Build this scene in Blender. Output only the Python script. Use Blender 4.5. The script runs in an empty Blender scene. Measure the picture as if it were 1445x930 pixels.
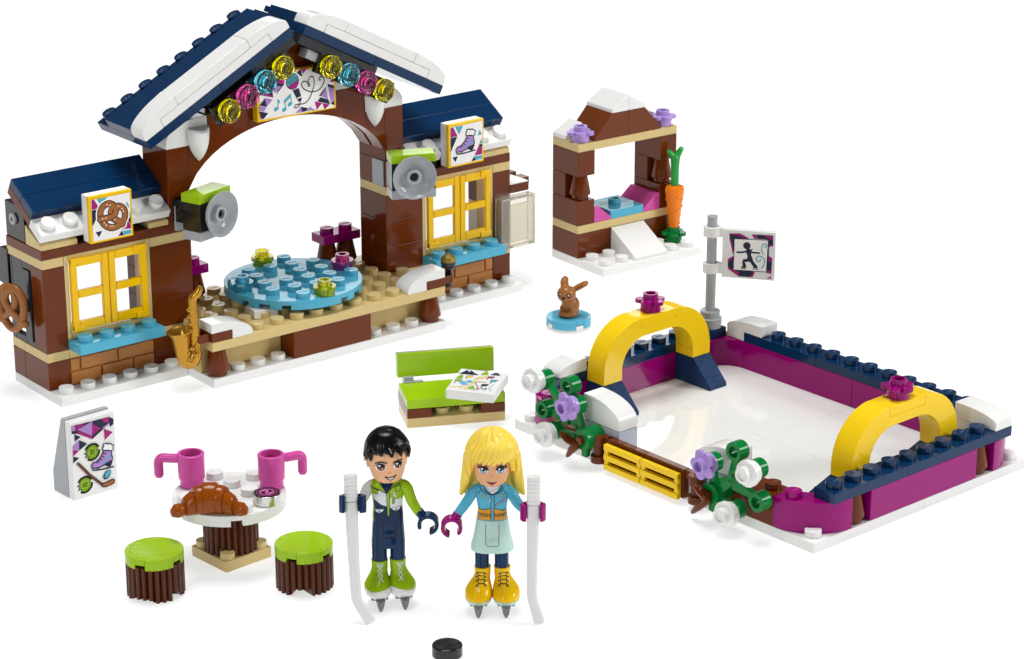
import bpy, bmesh, math, random
from mathutils import Vector, Matrix

# One Blender unit is one stud pitch of the toy bricks, 8 mm.
random.seed(7)
S = bpy.context.scene
C = S.collection
S.unit_settings.system = 'METRIC'
S.unit_settings.scale_length = 0.008
PI = math.pi
rad = math.radians

# ------------------------------------------------------------------ camera
cam = bpy.data.cameras.new('camera')
camo = bpy.data.objects.new('camera', cam)
C.objects.link(camo)
camo.location = (-45.2286, -86.8744, 37.4969)
camo.rotation_euler = (PI / 2 - 0.3408, 0, -0.6680)
cam.sensor_fit = 'HORIZONTAL'
cam.sensor_width = 36
cam.lens = 36 * 3578.97 / 1445
cam.clip_start = 1
cam.clip_end = 3000
S.camera = camo

# ------------------------------------------------------------------ light
W = bpy.data.worlds.new('World')
S.world = W
W.use_nodes = True
W.node_tree.nodes['Background'].inputs[0].default_value = (1, 1, 1, 1)
W.node_tree.nodes['Background'].inputs[1].default_value = 0.12
S.view_settings.view_transform = 'Standard'
S.view_settings.look = 'None'
S.view_settings.exposure = 0.0
S.view_settings.gamma = 1.0


def softbox(name, loc, target, sx, sy, power, col=(1, 1, 1)):
    l = bpy.data.lights.new(name, 'AREA')
    l.shape = 'RECTANGLE'
    l.size = sx
    l.size_y = sy
    l.energy = power
    l.color = col
    o = bpy.data.objects.new(name, l)
    C.objects.link(o)
    o.location = loc
    d = Vector(target) - Vector(loc)
    o.rotation_euler = d.to_track_quat('-Z', 'Y').to_euler()
    return o


softbox('overhead_softbox', (10, 5, 175), (12, 2, 0), 80, 64, 240000)
softbox('right_softbox', (110, -120, 78), (14, -10, 3), 46, 60, 124000)
softbox('left_softbox', (-110, -60, 60), (6, -8, 4), 34, 60, 34000)
softbox('back_softbox', (150, 190, 92), (12, -6, 2), 90, 46, 30000)
# lamp added below the translucent ground to keep it white and shadow-free
softbox('added_underlight', (0, 0, -40), (0, 0, -41), 2400, 2400, 1)
bpy.data.objects['added_underlight'].rotation_euler = (PI, 0, 0)
bpy.data.lights['added_underlight'].energy = 2400 * 2400 * PI * 1.34

# ------------------------------------------------------------------ materials
M = {}


def lin(c):
    def f(v):
        v /= 255.0
        return v / 12.92 if v <= 0.04045 else ((v + 0.055) / 1.055) ** 2.4
    return tuple(f(v) for v in c) + (1.0,)


def plastic(name, rgb, rough=0.09, metallic=0.0, bump=0.012, spec=0.24, speck=0.0, sss=0.0):
    m = bpy.data.materials.new(name)
    m.use_nodes = True
    nt = m.node_tree
    b = nt.nodes['Principled BSDF']
    b.inputs['Base Color'].default_value = lin(rgb)
    b.inputs['Roughness'].default_value = rough
    b.inputs['Metallic'].default_value = metallic
    b.inputs['Specular IOR Level'].default_value = spec
    if sss:
        b.inputs['Subsurface Weight'].default_value = sss
        b.inputs['Subsurface Radius'].default_value = (.12, .1, .1)
        b.inputs['Subsurface Scale'].default_value = 0.3
    tc = nt.nodes.new('ShaderNodeTexCoord')
    n1 = nt.nodes.new('ShaderNodeTexNoise')
    n1.inputs['Scale'].default_value = 1.1
    n1.inputs['Detail'].default_value = 2
    nt.links.new(tc.outputs['Object'], n1.inputs['Vector'])
    bp = nt.nodes.new('ShaderNodeBump')
    bp.inputs['Strength'].default_value = 0.22
    bp.inputs['Distance'].default_value = bump * 2.5
    nt.links.new(n1.outputs['Fac'], bp.inputs['Height'])
    last = bp
    if speck:
        n2 = nt.nodes.new('ShaderNodeTexNoise')
        n2.inputs['Scale'].default_value = 14
        n2.inputs['Detail'].default_value = 3
        nt.links.new(tc.outputs['Object'], n2.inputs['Vector'])
        b2 = nt.nodes.new('ShaderNodeBump')
        b2.inputs['Strength'].default_value = speck
        b2.inputs['Distance'].default_value = 0.05
        nt.links.new(n2.outputs['Fac'], b2.inputs['Height'])
        nt.links.new(bp.outputs['Normal'], b2.inputs['Normal'])
        last = b2
    nt.links.new(last.outputs['Normal'], b.inputs['Normal'])
    # handled plastic: faint roughness variation
    n3 = nt.nodes.new('ShaderNodeTexNoise')
    n3.inputs['Scale'].default_value = 3.0
    n3.inputs['Detail'].default_value = 5
    nt.links.new(tc.outputs['Object'], n3.inputs['Vector'])
    mr = nt.nodes.new('ShaderNodeMapRange')
    mr.inputs['From Min'].default_value = 0.3
    mr.inputs['From Max'].default_value = 0.7
    mr.inputs['To Min'].default_value = rough * 0.75
    mr.inputs['To Max'].default_value = rough * 1.35
    nt.links.new(n3.outputs['Fac'], mr.inputs['Value'])
    nt.links.new(mr.outputs['Result'], b.inputs['Roughness'])
    M[name] = m
    return m


def clear(name, rgb, rough=0.02, ior=1.5, trans=1.0):
    m = bpy.data.materials.new(name)
    m.use_nodes = True
    b = m.node_tree.nodes['Principled BSDF']
    b.inputs['Base Color'].default_value = lin(rgb)
    b.inputs['Roughness'].default_value = rough
    b.inputs['Transmission Weight'].default_value = trans
    b.inputs['IOR'].default_value = ior
    M[name] = m
    return m


plastic('brown', (104, 45, 8))
plastic('brown_rough', (112, 54, 20), 0.3, speck=0.5)
plastic('bark', (84, 40, 16), 0.25)
plastic('tan', (214, 190, 130))
plastic('white', (236, 236, 234), sss=0.0)
plastic('navy', (10, 48, 86))
plastic('navy_rough', (16, 52, 94), 0.3, speck=0.6)
plastic('azure', (84, 176, 206))
plastic('yellow', (246, 196, 8))
plastic('goal_yellow', (254, 212, 26))
plastic('magenta', (150, 2, 112))
plastic('pink', (212, 82, 164))
plastic('lime', (158, 198, 22))
plastic('green', (0, 122, 52))
plastic('leaf_green', (40, 152, 62))
plastic('lavender', (178, 148, 216))
plastic('grey', (170, 174, 178))
plastic('white_in_shade', (186, 192, 206))  # white brick with its bluish shade put into the colour
plastic('stick_white', (236, 236, 234))
plastic('dark_grey', (46, 48, 52))
plastic('black', (16, 16, 17), 0.12, spec=.5)
plastic('nougat', (184, 120, 62), 0.22)
plastic('bunny_brown', (158, 102, 54), 0.22)
plastic('orange', (240, 128, 20))
plastic('croissant', (146, 70, 8), 0.14)
plastic('gold', (186, 138, 50), 0.22, metallic=0.75)
plastic('chrome', (200, 200, 196), 0.12, metallic=1.0)
plastic('steel', (120, 122, 128), 0.25, metallic=0.8)
plastic('skin', (238, 184, 140), 0.3)
plastic('skin_tan', (226, 170, 124), 0.3)
plastic('hair_black', (12, 11, 12), 0.2)
plastic('hair_yellow', (250, 218, 88), 0.32)
plastic('mint', (196, 232, 222), 0.2)
plastic('glitter_gold', (150, 128, 60), 0.35, metallic=0.6, speck=0.8)
plastic('ice', (236, 236, 233), 0.04, bump=0.006, spec=0.6)
for nm, c in dict(ink_white=(244, 242, 240), ink_navy=(28, 34, 62), ink_magenta=(164, 22, 118), ink_azure=(78, 172, 192),
                  ink_lavender=(172, 132, 200), ink_brown=(164, 100, 50), ink_lime=(138, 178, 22), ink_dark_brown=(112, 62, 28),
                  ink_black=(16, 14, 18), ink_pink=(208, 110, 170), ink_yellow=(236, 200, 70), ink_sky=(110, 176, 214),
                  ink_red=(150, 60, 90), ink_grey=(150, 156, 164), ink_pale=(228, 232, 236), ink_iris=(158, 72, 36), ink_iris_blue=(120, 164, 206),
                  ink_lip=(150, 56, 96), ink_orange=(222, 154, 20), ink_lime_bright=(158, 198, 22), ink_deep_navy=(16, 42, 80)).items():
    plastic(nm, c, 0.28)
clear('clear_yellow', (255, 238, 0), trans=.88)
clear('clear_azure', (120, 224, 244), trans=.9)
clear('clear_pink', (250, 90, 180), trans=.9)
clear('clear', (244, 240, 226), rough=0.1, trans=.86)
clear('lens_yellow', (255, 240, 0), rough=0.0)
clear('lens_azure', (120, 228, 248), rough=0.0)
clear('lens_pink', (255, 96, 190), rough=0.0)


def underlit_ground():  # ground made translucent so the added lamp below washes out shadows
    m = bpy.data.materials.new('underlit_sheet')
    m.use_nodes = True
    nt = m.node_tree
    nt.nodes.clear()
    out = nt.nodes.new('ShaderNodeOutputMaterial')
    mix = nt.nodes.new('ShaderNodeMixShader')
    mix.inputs[0].default_value = 0.45
    d = nt.nodes.new('ShaderNodeBsdfDiffuse')
    d.inputs[0].default_value = (.92, .92, .92, 1)
    t = nt.nodes.new('ShaderNodeBsdfTranslucent')
    t.inputs[0].default_value = (.95, .95, .95, 1)
    nt.links.new(d.outputs[0], mix.inputs[1])
    nt.links.new(t.outputs[0], mix.inputs[2])
    nt.links.new(mix.outputs[0], out.inputs[0])
    return m


# ------------------------------------------------------------------ mesh builder
def V(*a):
    return Vector(a)


def rotz(a, c=(0, 0, 0)):
    return Matrix.Translation(Vector(c)) @ Matrix.Rotation(a, 4, 'Z')


AX = {'z': Matrix.Identity(4),
      '-y': Matrix.Rotation(PI / 2, 4, 'X'),      # local z -> -y
      'y': Matrix.Rotation(-PI / 2, 4, 'X'),
      'x': Matrix.Rotation(PI / 2, 4, 'Y'),
      '-x': Matrix.Rotation(-PI / 2, 4, 'Y')}

LETTERS = {'L': [(0, 1, 0, 0), (0, 0, .7, 0)], 'E': [(0, 0, 0, 1), (0, 1, .7, 1), (0, .5, .6, .5), (0, 0, .7, 0)],
           'G': [(.8, .85, .3, 1), (.3, 1, 0, .5), (0, .5, .3, 0), (.3, 0, .8, .15), (.8, .15, .8, .5), (.8, .5, .5, .5)],
           'O': [(.4, 1, 0, .5), (0, .5, .4, 0), (.4, 0, .8, .5), (.8, .5, .4, 1)]}


class MB:
    """collects shapes for one part"""

    def __init__(self, M=None):
        self.v = []
        self.f = []
        self.mi = []
        self.M = M or Matrix.Identity(4)
        self.m = 0

    def add(self, vs, fs, T=None):
        T = self.M @ T if T is not None else self.M
        n = len(self.v)
        flip = T.to_3x3().determinant() < 0
        self.v += [T @ Vector(p) for p in vs]
        for f in fs:
            g = [n + i for i in f]
            self.f.append(g[::-1] if flip else g)
            self.mi.append(self.m)

    def box(self, x0, x1, y0, y1, z0, z1, g=0.007, T=None):
        x0 += g; x1 -= g; y0 += g; y1 -= g; z0 += g * .4; z1 -= g * .4
        vs = [(x0, y0, z0), (x1, y0, z0), (x1, y1, z0), (x0, y1, z0), (x0, y0, z1), (x1, y0, z1), (x1, y1, z1), (x0, y1, z1)]
        self.add(vs, [(3, 2, 1, 0), (4, 5, 6, 7), (0, 1, 5, 4), (1, 2, 6, 5), (2, 3, 7, 6), (3, 0, 4, 7)], T)
        return self

    def prism(self, pts, axis, a0, a1, g=0.007, T=None):
        """pts: 2-D outline; axis x -> (y,z), y -> (x,z), z -> (x,y)"""
        a0 += g; a1 -= g
        ar = sum(p[0] * q[1] - q[0] * p[1] for p, q in zip(pts, pts[1:] + pts[:1]))
        if ar < 0:
            pts = pts[::-1]
        if axis == 'x':
            mk = lambda p, a: (a, p[0], p[1])
        elif axis == 'y':
            mk = lambda p, a: (p[0], a, p[1])
        else:
            mk = lambda p, a: (p[0], p[1], a)
        n = len(pts)
        vs = [mk(p, a0) for p in pts] + [mk(p, a1) for p in pts]
        fs = [tuple(range(n - 1, -1, -1)), tuple(range(n, 2 * n))]
        fs += [(i, (i + 1) % n, n + (i + 1) % n, n + i) for i in range(n)]
        if axis == 'y':
            fs = [f[::-1] for f in fs]
        self.add(vs, fs, T)
        return self

    def lathe(self, prof, c=(0, 0, 0), axis='z', seg=28, T=None, closed=False, rf=None):
        """prof: (r, h) from bottom outwards; closed loops allowed"""
        vs, fs = [], []
        n = len(prof)
        for i in range(seg):
            a = 2 * PI * i / seg
            k = rf(a) if rf else 1
            for r, h in prof:
                vs.append((max(r, 1e-5) * k * math.cos(a), max(r, 1e-5) * k * math.sin(a), h))
        for i in range(seg):
            j = (i + 1) % seg
            for k in range(n if closed else n - 1):
                l = (k + 1) % n
                fs.append((i * n + k, j * n + k, j * n + l, i * n + l))
        TT = Matrix.Translation(Vector(c)) @ AX[axis]
        self.add(vs, fs, T @ TT if T is not None else TT)
        return self

    def cyl(self, c, r, h, axis='z', seg=24, r2=None, T=None):
        r2 = r if r2 is None else r2
        vs, fs = [], []
        for i in range(seg):
            a = 2 * PI * i / seg
            vs.append((r * math.cos(a), r * math.sin(a), 0))
        for i in range(seg):
            a = 2 * PI * i / seg
            vs.append((r2 * math.cos(a), r2 * math.sin(a), h))
        fs.append(tuple(range(seg - 1, -1, -1)))
        fs.append(tuple(range(seg, 2 * seg)))
        fs += [(i, (i + 1) % seg, seg + (i + 1) % seg, seg + i) for i in range(seg)]
        TT = Matrix.Translation(Vector(c)) @ AX[axis]
        self.add(vs, fs, T @ TT if T is not None else TT)
        return self

    def ring(self, c, r, ri, h, axis='z', seg=24, T=None):
        return self.lathe([(ri, 0), (r, 0), (r, h), (ri, h)], c, axis, seg, T, closed=True)

    def stud(self, x, y, z, T=None, ang=0, hollow=False, axis='z'):
        if hollow:
            self.lathe([(0, 0), (.3, 0), (.3, .25), (.2, .25), (.2, .04), (0, .04)], (x, y, z), axis, 22, T)
            return self
        self.cyl((x, y, z - .01), .305, .26, axis, 24, T=T)
        # raised lettering on the stud
        TT = Matrix.Translation(V(x, y, z + .25)) @ Matrix.Rotation(ang, 4, 'Z')
        if T is not None:
            TT = T @ TT
        w = .02
        for k, ch in enumerate('LEGO'):
            ox = -.2 + k * .105
            for (a, b, c2, d) in LETTERS[ch]:
                p = V(ox + a * .11, -.055 + b * .12, 0); q = V(ox + c2 * .11, -.055 + d * .12, 0)
                e = (q - p).normalized() * .008
                nn = V(-e.y, e.x, 0).normalized() * w
                p -= e; q += e
                vs = [p - nn, q - nn, q + nn, p + nn, (p + q) / 2 + (p - q) * .42 + V(0, 0, .011), (p + q) / 2 + (q - p) * .42 + V(0, 0, .011)]
                self.add([tuple(t) for t in vs], [(0, 1, 5, 4), (2, 3, 4, 5), (1, 2, 5), (3, 0, 4)], TT)
        return self

    def studs(self, xs, ys, z, T=None):
        for x in xs:
            for y in ys:
                self.stud(x, y, z, T)
        return self

    def rplate(self, r, z0, z1, notches=(), nw=.2, c=(0, 0), seg=96, depth=.5):
        """round plate or tile with rim notches (angles in radians)"""
        zm = z0 + (z1 - z0) * depth
        T = Matrix.Translation(V(c[0], c[1], 0))
        self.cyl((0, 0, zm - .02), r - .16, z1 - zm + .02 - .001, seg=seg, T=T)
        vs, fs = [], []
        def low(i):
            a = 2 * PI * (i + .5) / seg
            for n in notches:
                d = (a - n + PI) % (2 * PI) - PI
                if abs(d) * r < nw:
                    return True
            return False
        L = [low(i) for i in range(seg)]
        ro, ri = r, r - .18
        for i in range(seg):
            a, b = 2 * PI * i / seg, 2 * PI * (i + 1) / seg
            zb = zm if L[i] else z0
            n = len(vs)
            for t in (a, b):
                for (rr, zz) in ((ro, zb), (ro, z1), (ri, z1), (ri, zb)):
                    vs.append((rr * math.cos(t), rr * math.sin(t), zz))
            fs += [(n, n + 4, n + 5, n + 1), (n + 1, n + 5, n + 6, n + 2), (n + 2, n + 6, n + 7, n + 3), (n + 3, n + 7, n + 4, n)]
            if L[i] != L[i - 1]:
                fs.append((n, n + 1, n + 2, n + 3))
            if L[i] != L[(i + 1) % seg]:
                fs.append((n + 7, n + 6, n + 5, n + 4))
        self.add(vs, fs, T)
        return self

    def tube(self, pts, radii, seg=12, smooth=4, T=None, flat=1.0, closed=False, up=(0, 0, 1)):
        """rounded tube along a smoothed path; flat squeezes the section along the binormal"""
        P = [Vector(p) for p in pts]
        Rr = list(radii) if hasattr(radii, '__len__') else [radii] * len(P)
        if smooth > 1:
            Q, RR = [], []
            n = len(P)
            last = n if closed else n - 1
            for i in range(last):
                if closed:
                    p0, p1, p2, p3 = P[i - 1], P[i], P[(i + 1) % n], P[(i + 2) % n]
                else:
                    p0, p1, p2, p3 = P[max(i - 1, 0)], P[i], P[i + 1], P[min(i + 2, n - 1)]
                for k in range(smooth):
                    t = k / smooth
                    Q.append(.5 * ((2 * p1) + (p2 - p0) * t + (2 * p0 - 5 * p1 + 4 * p2 - p3) * t * t + (3 * p1 - p0 - 3 * p2 + p3) * t ** 3))
                    RR.append(Rr[i] * (1 - t) + Rr[(i + 1) % n] * t)
            if not closed:
                Q.append(P[-1]); RR.append(Rr[-1])
            P, Rr = Q, RR
        n = len(P)
        vs, fs = [], []
        u = Vector(up)
        prev = None
        for i in range(n):
            if closed:
                d = (P[(i + 1) % n] - P[i - 1]).normalized()
            else:
                d = (P[min(i + 1, n - 1)] - P[max(i - 1, 0)]).normalized()
            if prev is None:
                s = d.cross(u)
                if s.length < .05:
                    s = d.cross(Vector((1, 0, 0)))
                s.normalize()
            else:
                s = (prev - d * prev.dot(d)).normalized()
            prev = s
            b = s.cross(d)
            for k in range(seg):
                a = 2 * PI * k / seg
                vs.append(tuple(P[i] + (s * math.cos(a) + b * math.sin(a) * flat) * Rr[i]))
        for i in range(n if closed else n - 1):
            j = (i + 1) % n
            for k in range(seg):
                l = (k + 1) % seg
                fs.append((i * seg + k, j * seg + k, j * seg + l, i * seg + l))
        if not closed:
            a = len(vs)
            for idx, e in ((0, -1), (n - 1, 1)):
                d = (P[1] - P[0]).normalized() * -1 if idx == 0 else (P[-1] - P[-2]).normalized()
                m = len(vs)
                for k in range(seg):
                    vs.append(tuple(P[idx] + (Vector(vs[idx * seg + k]) - P[idx]) * .72 + d * Rr[idx] * .55))
                t = len(vs)
                vs.append(tuple(P[idx] + d * Rr[idx] * .8))
                for k in range(seg):
                    l = (k + 1) % seg
                    q = (idx * seg + k, m + k, m + l, idx * seg + l)
                    w = (m + k, t, m + l)
                    fs.append(q[::-1] if e > 0 else q)
                    fs.append(w[::-1] if e > 0 else w)
            # orientation: make consistent below
        self.add(vs, fs, T)
        return self

    def ball(self, c, r, T=None, seg=24, rings=14, rot=None):
        r = r if hasattr(r, '__len__') else (r, r, r)
        vs = [(0, 0, -1)]
        for i in range(1, rings):
            t = -PI / 2 + PI * i / rings
            for k in range(seg):
                a = 2 * PI * k / seg
                vs.append((math.cos(t) * math.cos(a), math.cos(t) * math.sin(a), math.sin(t)))
        vs.append((0, 0, 1))
        fs = []
        for k in range(seg):
            fs.append((0, 1 + (k + 1) % seg, 1 + k))
        for i in range(rings - 2):
            for k in range(seg):
                l = (k + 1) % seg
                fs.append((1 + i * seg + k, 1 + i * seg + l, 1 + (i + 1) * seg + l, 1 + (i + 1) * seg + k))
        b = 1 + (rings - 2) * seg
        for k in range(seg):
            fs.append((b + k, b + (k + 1) % seg, b + seg))
        TT = Matrix.Translation(Vector(c)) @ (rot or Matrix.Identity(4)) @ Matrix.Diagonal((r[0], r[1], r[2], 1))
        self.add(vs, fs, T @ TT if T is not None else TT)
        return self

    def rings(self, R, cap=True, T=None):
        n = len(R[0])
        vs = [p for r in R for p in r]
        fs = []
        for i in range(len(R) - 1):
            for k in range(n):
                l = (k + 1) % n
                fs.append((i * n + k, i * n + l, (i + 1) * n + l, (i + 1) * n + k))
        if cap:
            fs.append(tuple(range(n - 1, -1, -1)))
            fs.append(tuple(range((len(R) - 1) * n, len(R) * n)))
        self.add(vs, fs, T)
        return self

    def build(self, name, mats, parent=None, bevel=0.022, angle=35, remesh=0, subsurf=0, seg=2, fix=False):
        me = bpy.data.meshes.new(name)
        me.from_pydata([tuple(p) for p in self.v], [], self.f)
        if isinstance(mats, str):
            mats = [mats]
        for m in mats:
            me.materials.append(M[m])
        me.polygons.foreach_set('material_index', self.mi)
        if fix:
            bm = bmesh.new(); bm.from_mesh(me)
            bmesh.ops.recalc_face_normals(bm, faces=bm.faces)
            bm.to_mesh(me); bm.free()
        me.polygons.foreach_set('use_smooth', [True] * len(me.polygons))
        me.set_sharp_from_angle(angle=rad(angle))
        me.validate()
        me.update()
        o = bpy.data.objects.new(name, me)
        C.objects.link(o)
        if parent is not None:
            o.parent = parent
        if remesh:
            r = o.modifiers.new('fuse', 'REMESH'); r.mode = 'VOXEL'; r.voxel_size = remesh; r.use_smooth_shade = True
            s = o.modifiers.new('soften', 'SMOOTH'); s.iterations = 8; s.factor = .5
        if subsurf:
            s = o.modifiers.new('smooth', 'SUBSURF'); s.levels = subsurf; s.render_levels = subsurf
        if bevel:
            b = o.modifiers.new('edge', 'BEVEL')
            b.width = bevel; b.segments = seg; b.limit_method = 'ANGLE'; b.angle_limit = rad(38)
            b.harden_normals = True
            b.use_clamp_overlap = True
        return o


def thing(name, label, cat, loc=(0, 0, 0), rz=0.0, group=None):
    o = bpy.data.objects.new(name, None)
    o.empty_display_size = .3
    C.objects.link(o)
    o.location = loc
    o.rotation_euler = (0, 0, rz)
    tag(o, label, cat, group)
    return o


def tag(o, label, cat, group=None, kind=None):
    if label:
        o['label'] = label
    if cat:
        o['category'] = cat
    if group:
        o['group'] = group
    if kind:
        o['kind'] = kind
    return o


def copy_tree(o, parent=None):
    c = o.copy()
    C.objects.link(c)
    if parent is not None:
        c.parent = parent
    for ch in [k for k in S.objects if k.parent == o]:
        copy_tree(ch, c)
    return c


class Art:
    """flat printing laid on a surface: polygons in surface coordinates, each layer a hair above the last"""

    def __init__(self, fn=None, O=None, U=None, Vv=None, N=None, px=None, dl=.0018, maxlen=None):
        self.mb = MB()
        self.names = []
        self.dl = dl
        self.maxlen = maxlen
        self.layer = 0
        self.boxes = []
        if fn is None:
            O, U, Vv, N = Vector(O), Vector(U), Vector(Vv), Vector(N)
            fn = lambda u, v, h: O + U * u + Vv * v + N * h
        self.fn = fn
        self.px = px

    def _uv(self, pts):
        return [self.px(*p) for p in pts] if self.px else [tuple(p) for p in pts]

    def _mat(self, m):
        if m not in self.names:
            self.names.append(m)
        self.mb.m = self.names.index(m)

    def lift(self, uv, pad=0.0):
        """the next layer above whatever lies under this outline"""
        x0 = min(p[0] for p in uv) - pad; x1 = max(p[0] for p in uv) + pad
        y0 = min(p[1] for p in uv) - pad; y1 = max(p[1] for p in uv) + pad
        L = 0
        for (a0, a1, b0, b1, l) in self.boxes:
            if a0 < x1 and a1 > x0 and b0 < y1 and b1 > y0:
                L = max(L, l)
        self.layer = L + 1
        self.boxes.append((x0, x1, y0, y1, self.layer))

    def raw(self, uv, m, up=True, hh=0.0):
        if up:
            self.lift(uv)
        h = self.layer * self.dl + hh
        self._mat(m)
        ar = sum(p[0] * q[1] - q[0] * p[1] for p, q in zip(uv, uv[1:] + uv[:1]))
        if ar < 0:
            uv = uv[::-1]
        bm = bmesh.new()
        f = bm.faces.new([bm.verts.new((p[0], p[1], 0)) for p in uv])
        bmesh.ops.triangulate(bm, faces=bm.faces[:])
        if self.maxlen:
            for _ in range(5):
                es = [e for e in bm.edges if e.calc_length() > self.maxlen]
                if not es:
                    break
                bmesh.ops.subdivide_edges(bm, edges=es, cuts=1)
                bmesh.ops.triangulate(bm, faces=[f for f in bm.faces if len(f.verts) > 3])
        bm.verts.index_update()
        vs = [tuple(self.fn(v.co.x, v.co.y, h)) for v in bm.verts]
        fs = [tuple(v.index for v in f.verts) for f in bm.faces]
        bm.free()
        self.mb.add(vs, fs)

    def poly(self, pts, m):
        self.raw(self._uv(pts), m)
        return self

    def smooth(self, pts, n=5, closed=True):
        P = [Vector(p) for p in pts]
        out = []
        k = len(P)
        for i in range(k if closed else k - 1):
            if closed:
                a, b, c, d = P[i - 1], P[i], P[(i + 1) % k], P[(i + 2) % k]
            else:
                a, b, c, d = P[max(i - 1, 0)], P[i], P[i + 1], P[min(i + 2, k - 1)]
            for j in range(n):
                t = j / n
                out.append(tuple(.5 * (2 * b + (c - a) * t + (2 * a - 5 * b + 4 * c - d) * t * t + (3 * b - a - 3 * c + d) * t ** 3)))
        if not closed:
            out.append(tuple(P[-1]))
        return out

    def blob(self, pts, m, n=5):
        self.raw(self.smooth(self._uv(pts), n), m)
        return self

    def disc(self, c, r, m, ry=None, ang=0):
        """r in surface units"""
        u, v = self._uv([c])[0]
        ry = ry or r
        ca, sa = math.cos(ang), math.sin(ang)
        self.raw([(u + r * math.cos(t) * ca - ry * math.sin(t) * sa, v + r * math.cos(t) * sa + ry * math.sin(t) * ca)
                  for t in [2 * PI * i / 26 for i in range(26)]], m)
        return self

    def stroke(self, pts, w, m, closed=False, curve=0):
        uv = self._uv(pts)
        if curve:
            uv = self.smooth(uv, curve, closed)
        P = [Vector(p) for p in uv]
        n = len(P)
        Lf, Rt = [], []
        for i in range(n):
            if closed:
                a, b = P[i - 1], P[(i + 1) % n]
            else:
                a, b = P[max(i - 1, 0)], P[min(i + 1, n - 1)]
            d = (b - a)
            if d.length < 1e-9:
                d = Vector((1, 0))
            d.normalize()
            nn = Vector((-d.y, d.x)) * w / 2
            Lf.append(P[i] + nn); Rt.append(P[i] - nn)
        self.lift(uv, w / 2)
        for i in range(n if closed else n - 1):
            j = (i + 1) % n
            self.raw([tuple(Rt[i]), tuple(Rt[j]), tuple(Lf[j]), tuple(Lf[i])], m, up=False, hh=self.dl * .7 * (i + 1) / n)
        if not closed and w > .03:
            for e in (P[0], P[-1]):
                self.raw([(e.x + w / 2 * math.cos(2 * PI * k / 10), e.y + w / 2 * math.sin(2 * PI * k / 10)) for k in range(10)], m, up=False, hh=self.dl * (.8 if e is P[0] else .9))
        return self

    def build(self, name, parent):
        return self.mb.build(name, self.names, parent, bevel=0)


def pxmap(p00, p10, p01, w, h):
    """affine map from tracing coordinates to surface coordinates"""
    ax, ay = p10[0] - p00[0], p10[1] - p00[1]
    bx, by = p01[0] - p00[0], p01[1] - p00[1]
    det = ax * by - ay * bx
    def f(x, y):
        dx, dy = x - p00[0], y - p00[1]
        return ((dx * by - dy * bx) / det * w, (ax * dy - ay * dx) / det * h)
    return f


# ------------------------------------------------------------------ setting
g = MB()
g.add([(-400, -300, -.004), (400, -300, -.004), (400, 500, -.004), (-400, 500, -.004)], [(0, 1, 2, 3)])
M['ground'] = underlit_ground()
go = g.build('ground', 'ground', bevel=0)
tag(go, 'pure white seamless table surface under all the toys', 'ground', kind='structure')

# ------------------------------------------------------------------ shared shapes
def cone_shape(mb, x, y, z, h=1.2):
    mb.lathe([(0, 0), (.4, 0), (.4, .2), (.5, .23), (.5, .33), (.33, h), (0, h)], (x, y, z), seg=26)


def round_plate_profile():
    return [(0, 0), (.42, 0), (.42, .2), (.5, .2), (.5, .4), (.31, .4), (.31, .66), (.19, .66), (.19, .4), (0, .4)]


def curve_pts(x0, z0, x1, z1, n=9):
    """quarter-ellipse rising from (x0,z0), level at (x1,z1)"""
    out = []
    for i in range(n + 1):
        t = PI / 2 * i / n
        out.append((x1 + (x0 - x1) * math.cos(t), z0 + (z1 - z0) * math.sin(t)))
    return out


def arc(cx, cz, rx, rz, a0, a1, n=14):
    return [(cx + rx * math.cos(rad(a0 + (a1 - a0) * i / n)), cz + rz * math.sin(rad(a0 + (a1 - a0) * i / n))) for i in range(n + 1)]


def flower_mesh(mb, T=None, petals=5, seg=60):
    mb.lathe([(0, 0), (.41, 0), (.41, .32), (.36, .34), (.36, .5), (.31, .5), (.31, .74), (.2, .74), (.2, .4), (0, .4)], seg=28, T=T)
    pts = []
    for i in range(seg):
        a = 2 * PI * i / seg
        c = math.cos(petals / 2 * a)
        r = .36 + .27 * abs(c) ** .75
        pts.append((r * math.cos(a), r * math.sin(a)))
    mb.prism(pts, 'z', .33, .5, T=T)


# ------------------------------------------------------------------ chalet
chalet = thing('chalet', 'brown toy brick chalet with snow-edged navy gable roof, tan stage and two yellow-shuttered windows', 'building')
for (x0, x1, y0, y1, xs, ys) in ((0, 6, 0, 4, [.5 + i for i in range(6)], [.5]), (6, 18, -2, 4, [7.5, 8.5, 9.5, 14.5, 15.5, 16.5], [-1.5]),
                                 (18, 24, 0, 4, [18.5 + i for i in range(6)], [.5])):
    b = MB(); b.box(x0, x1, y0, y1, 0, .4); b.studs(xs, ys, .4)
    b.build('base_plate', 'white', chalet)


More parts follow.
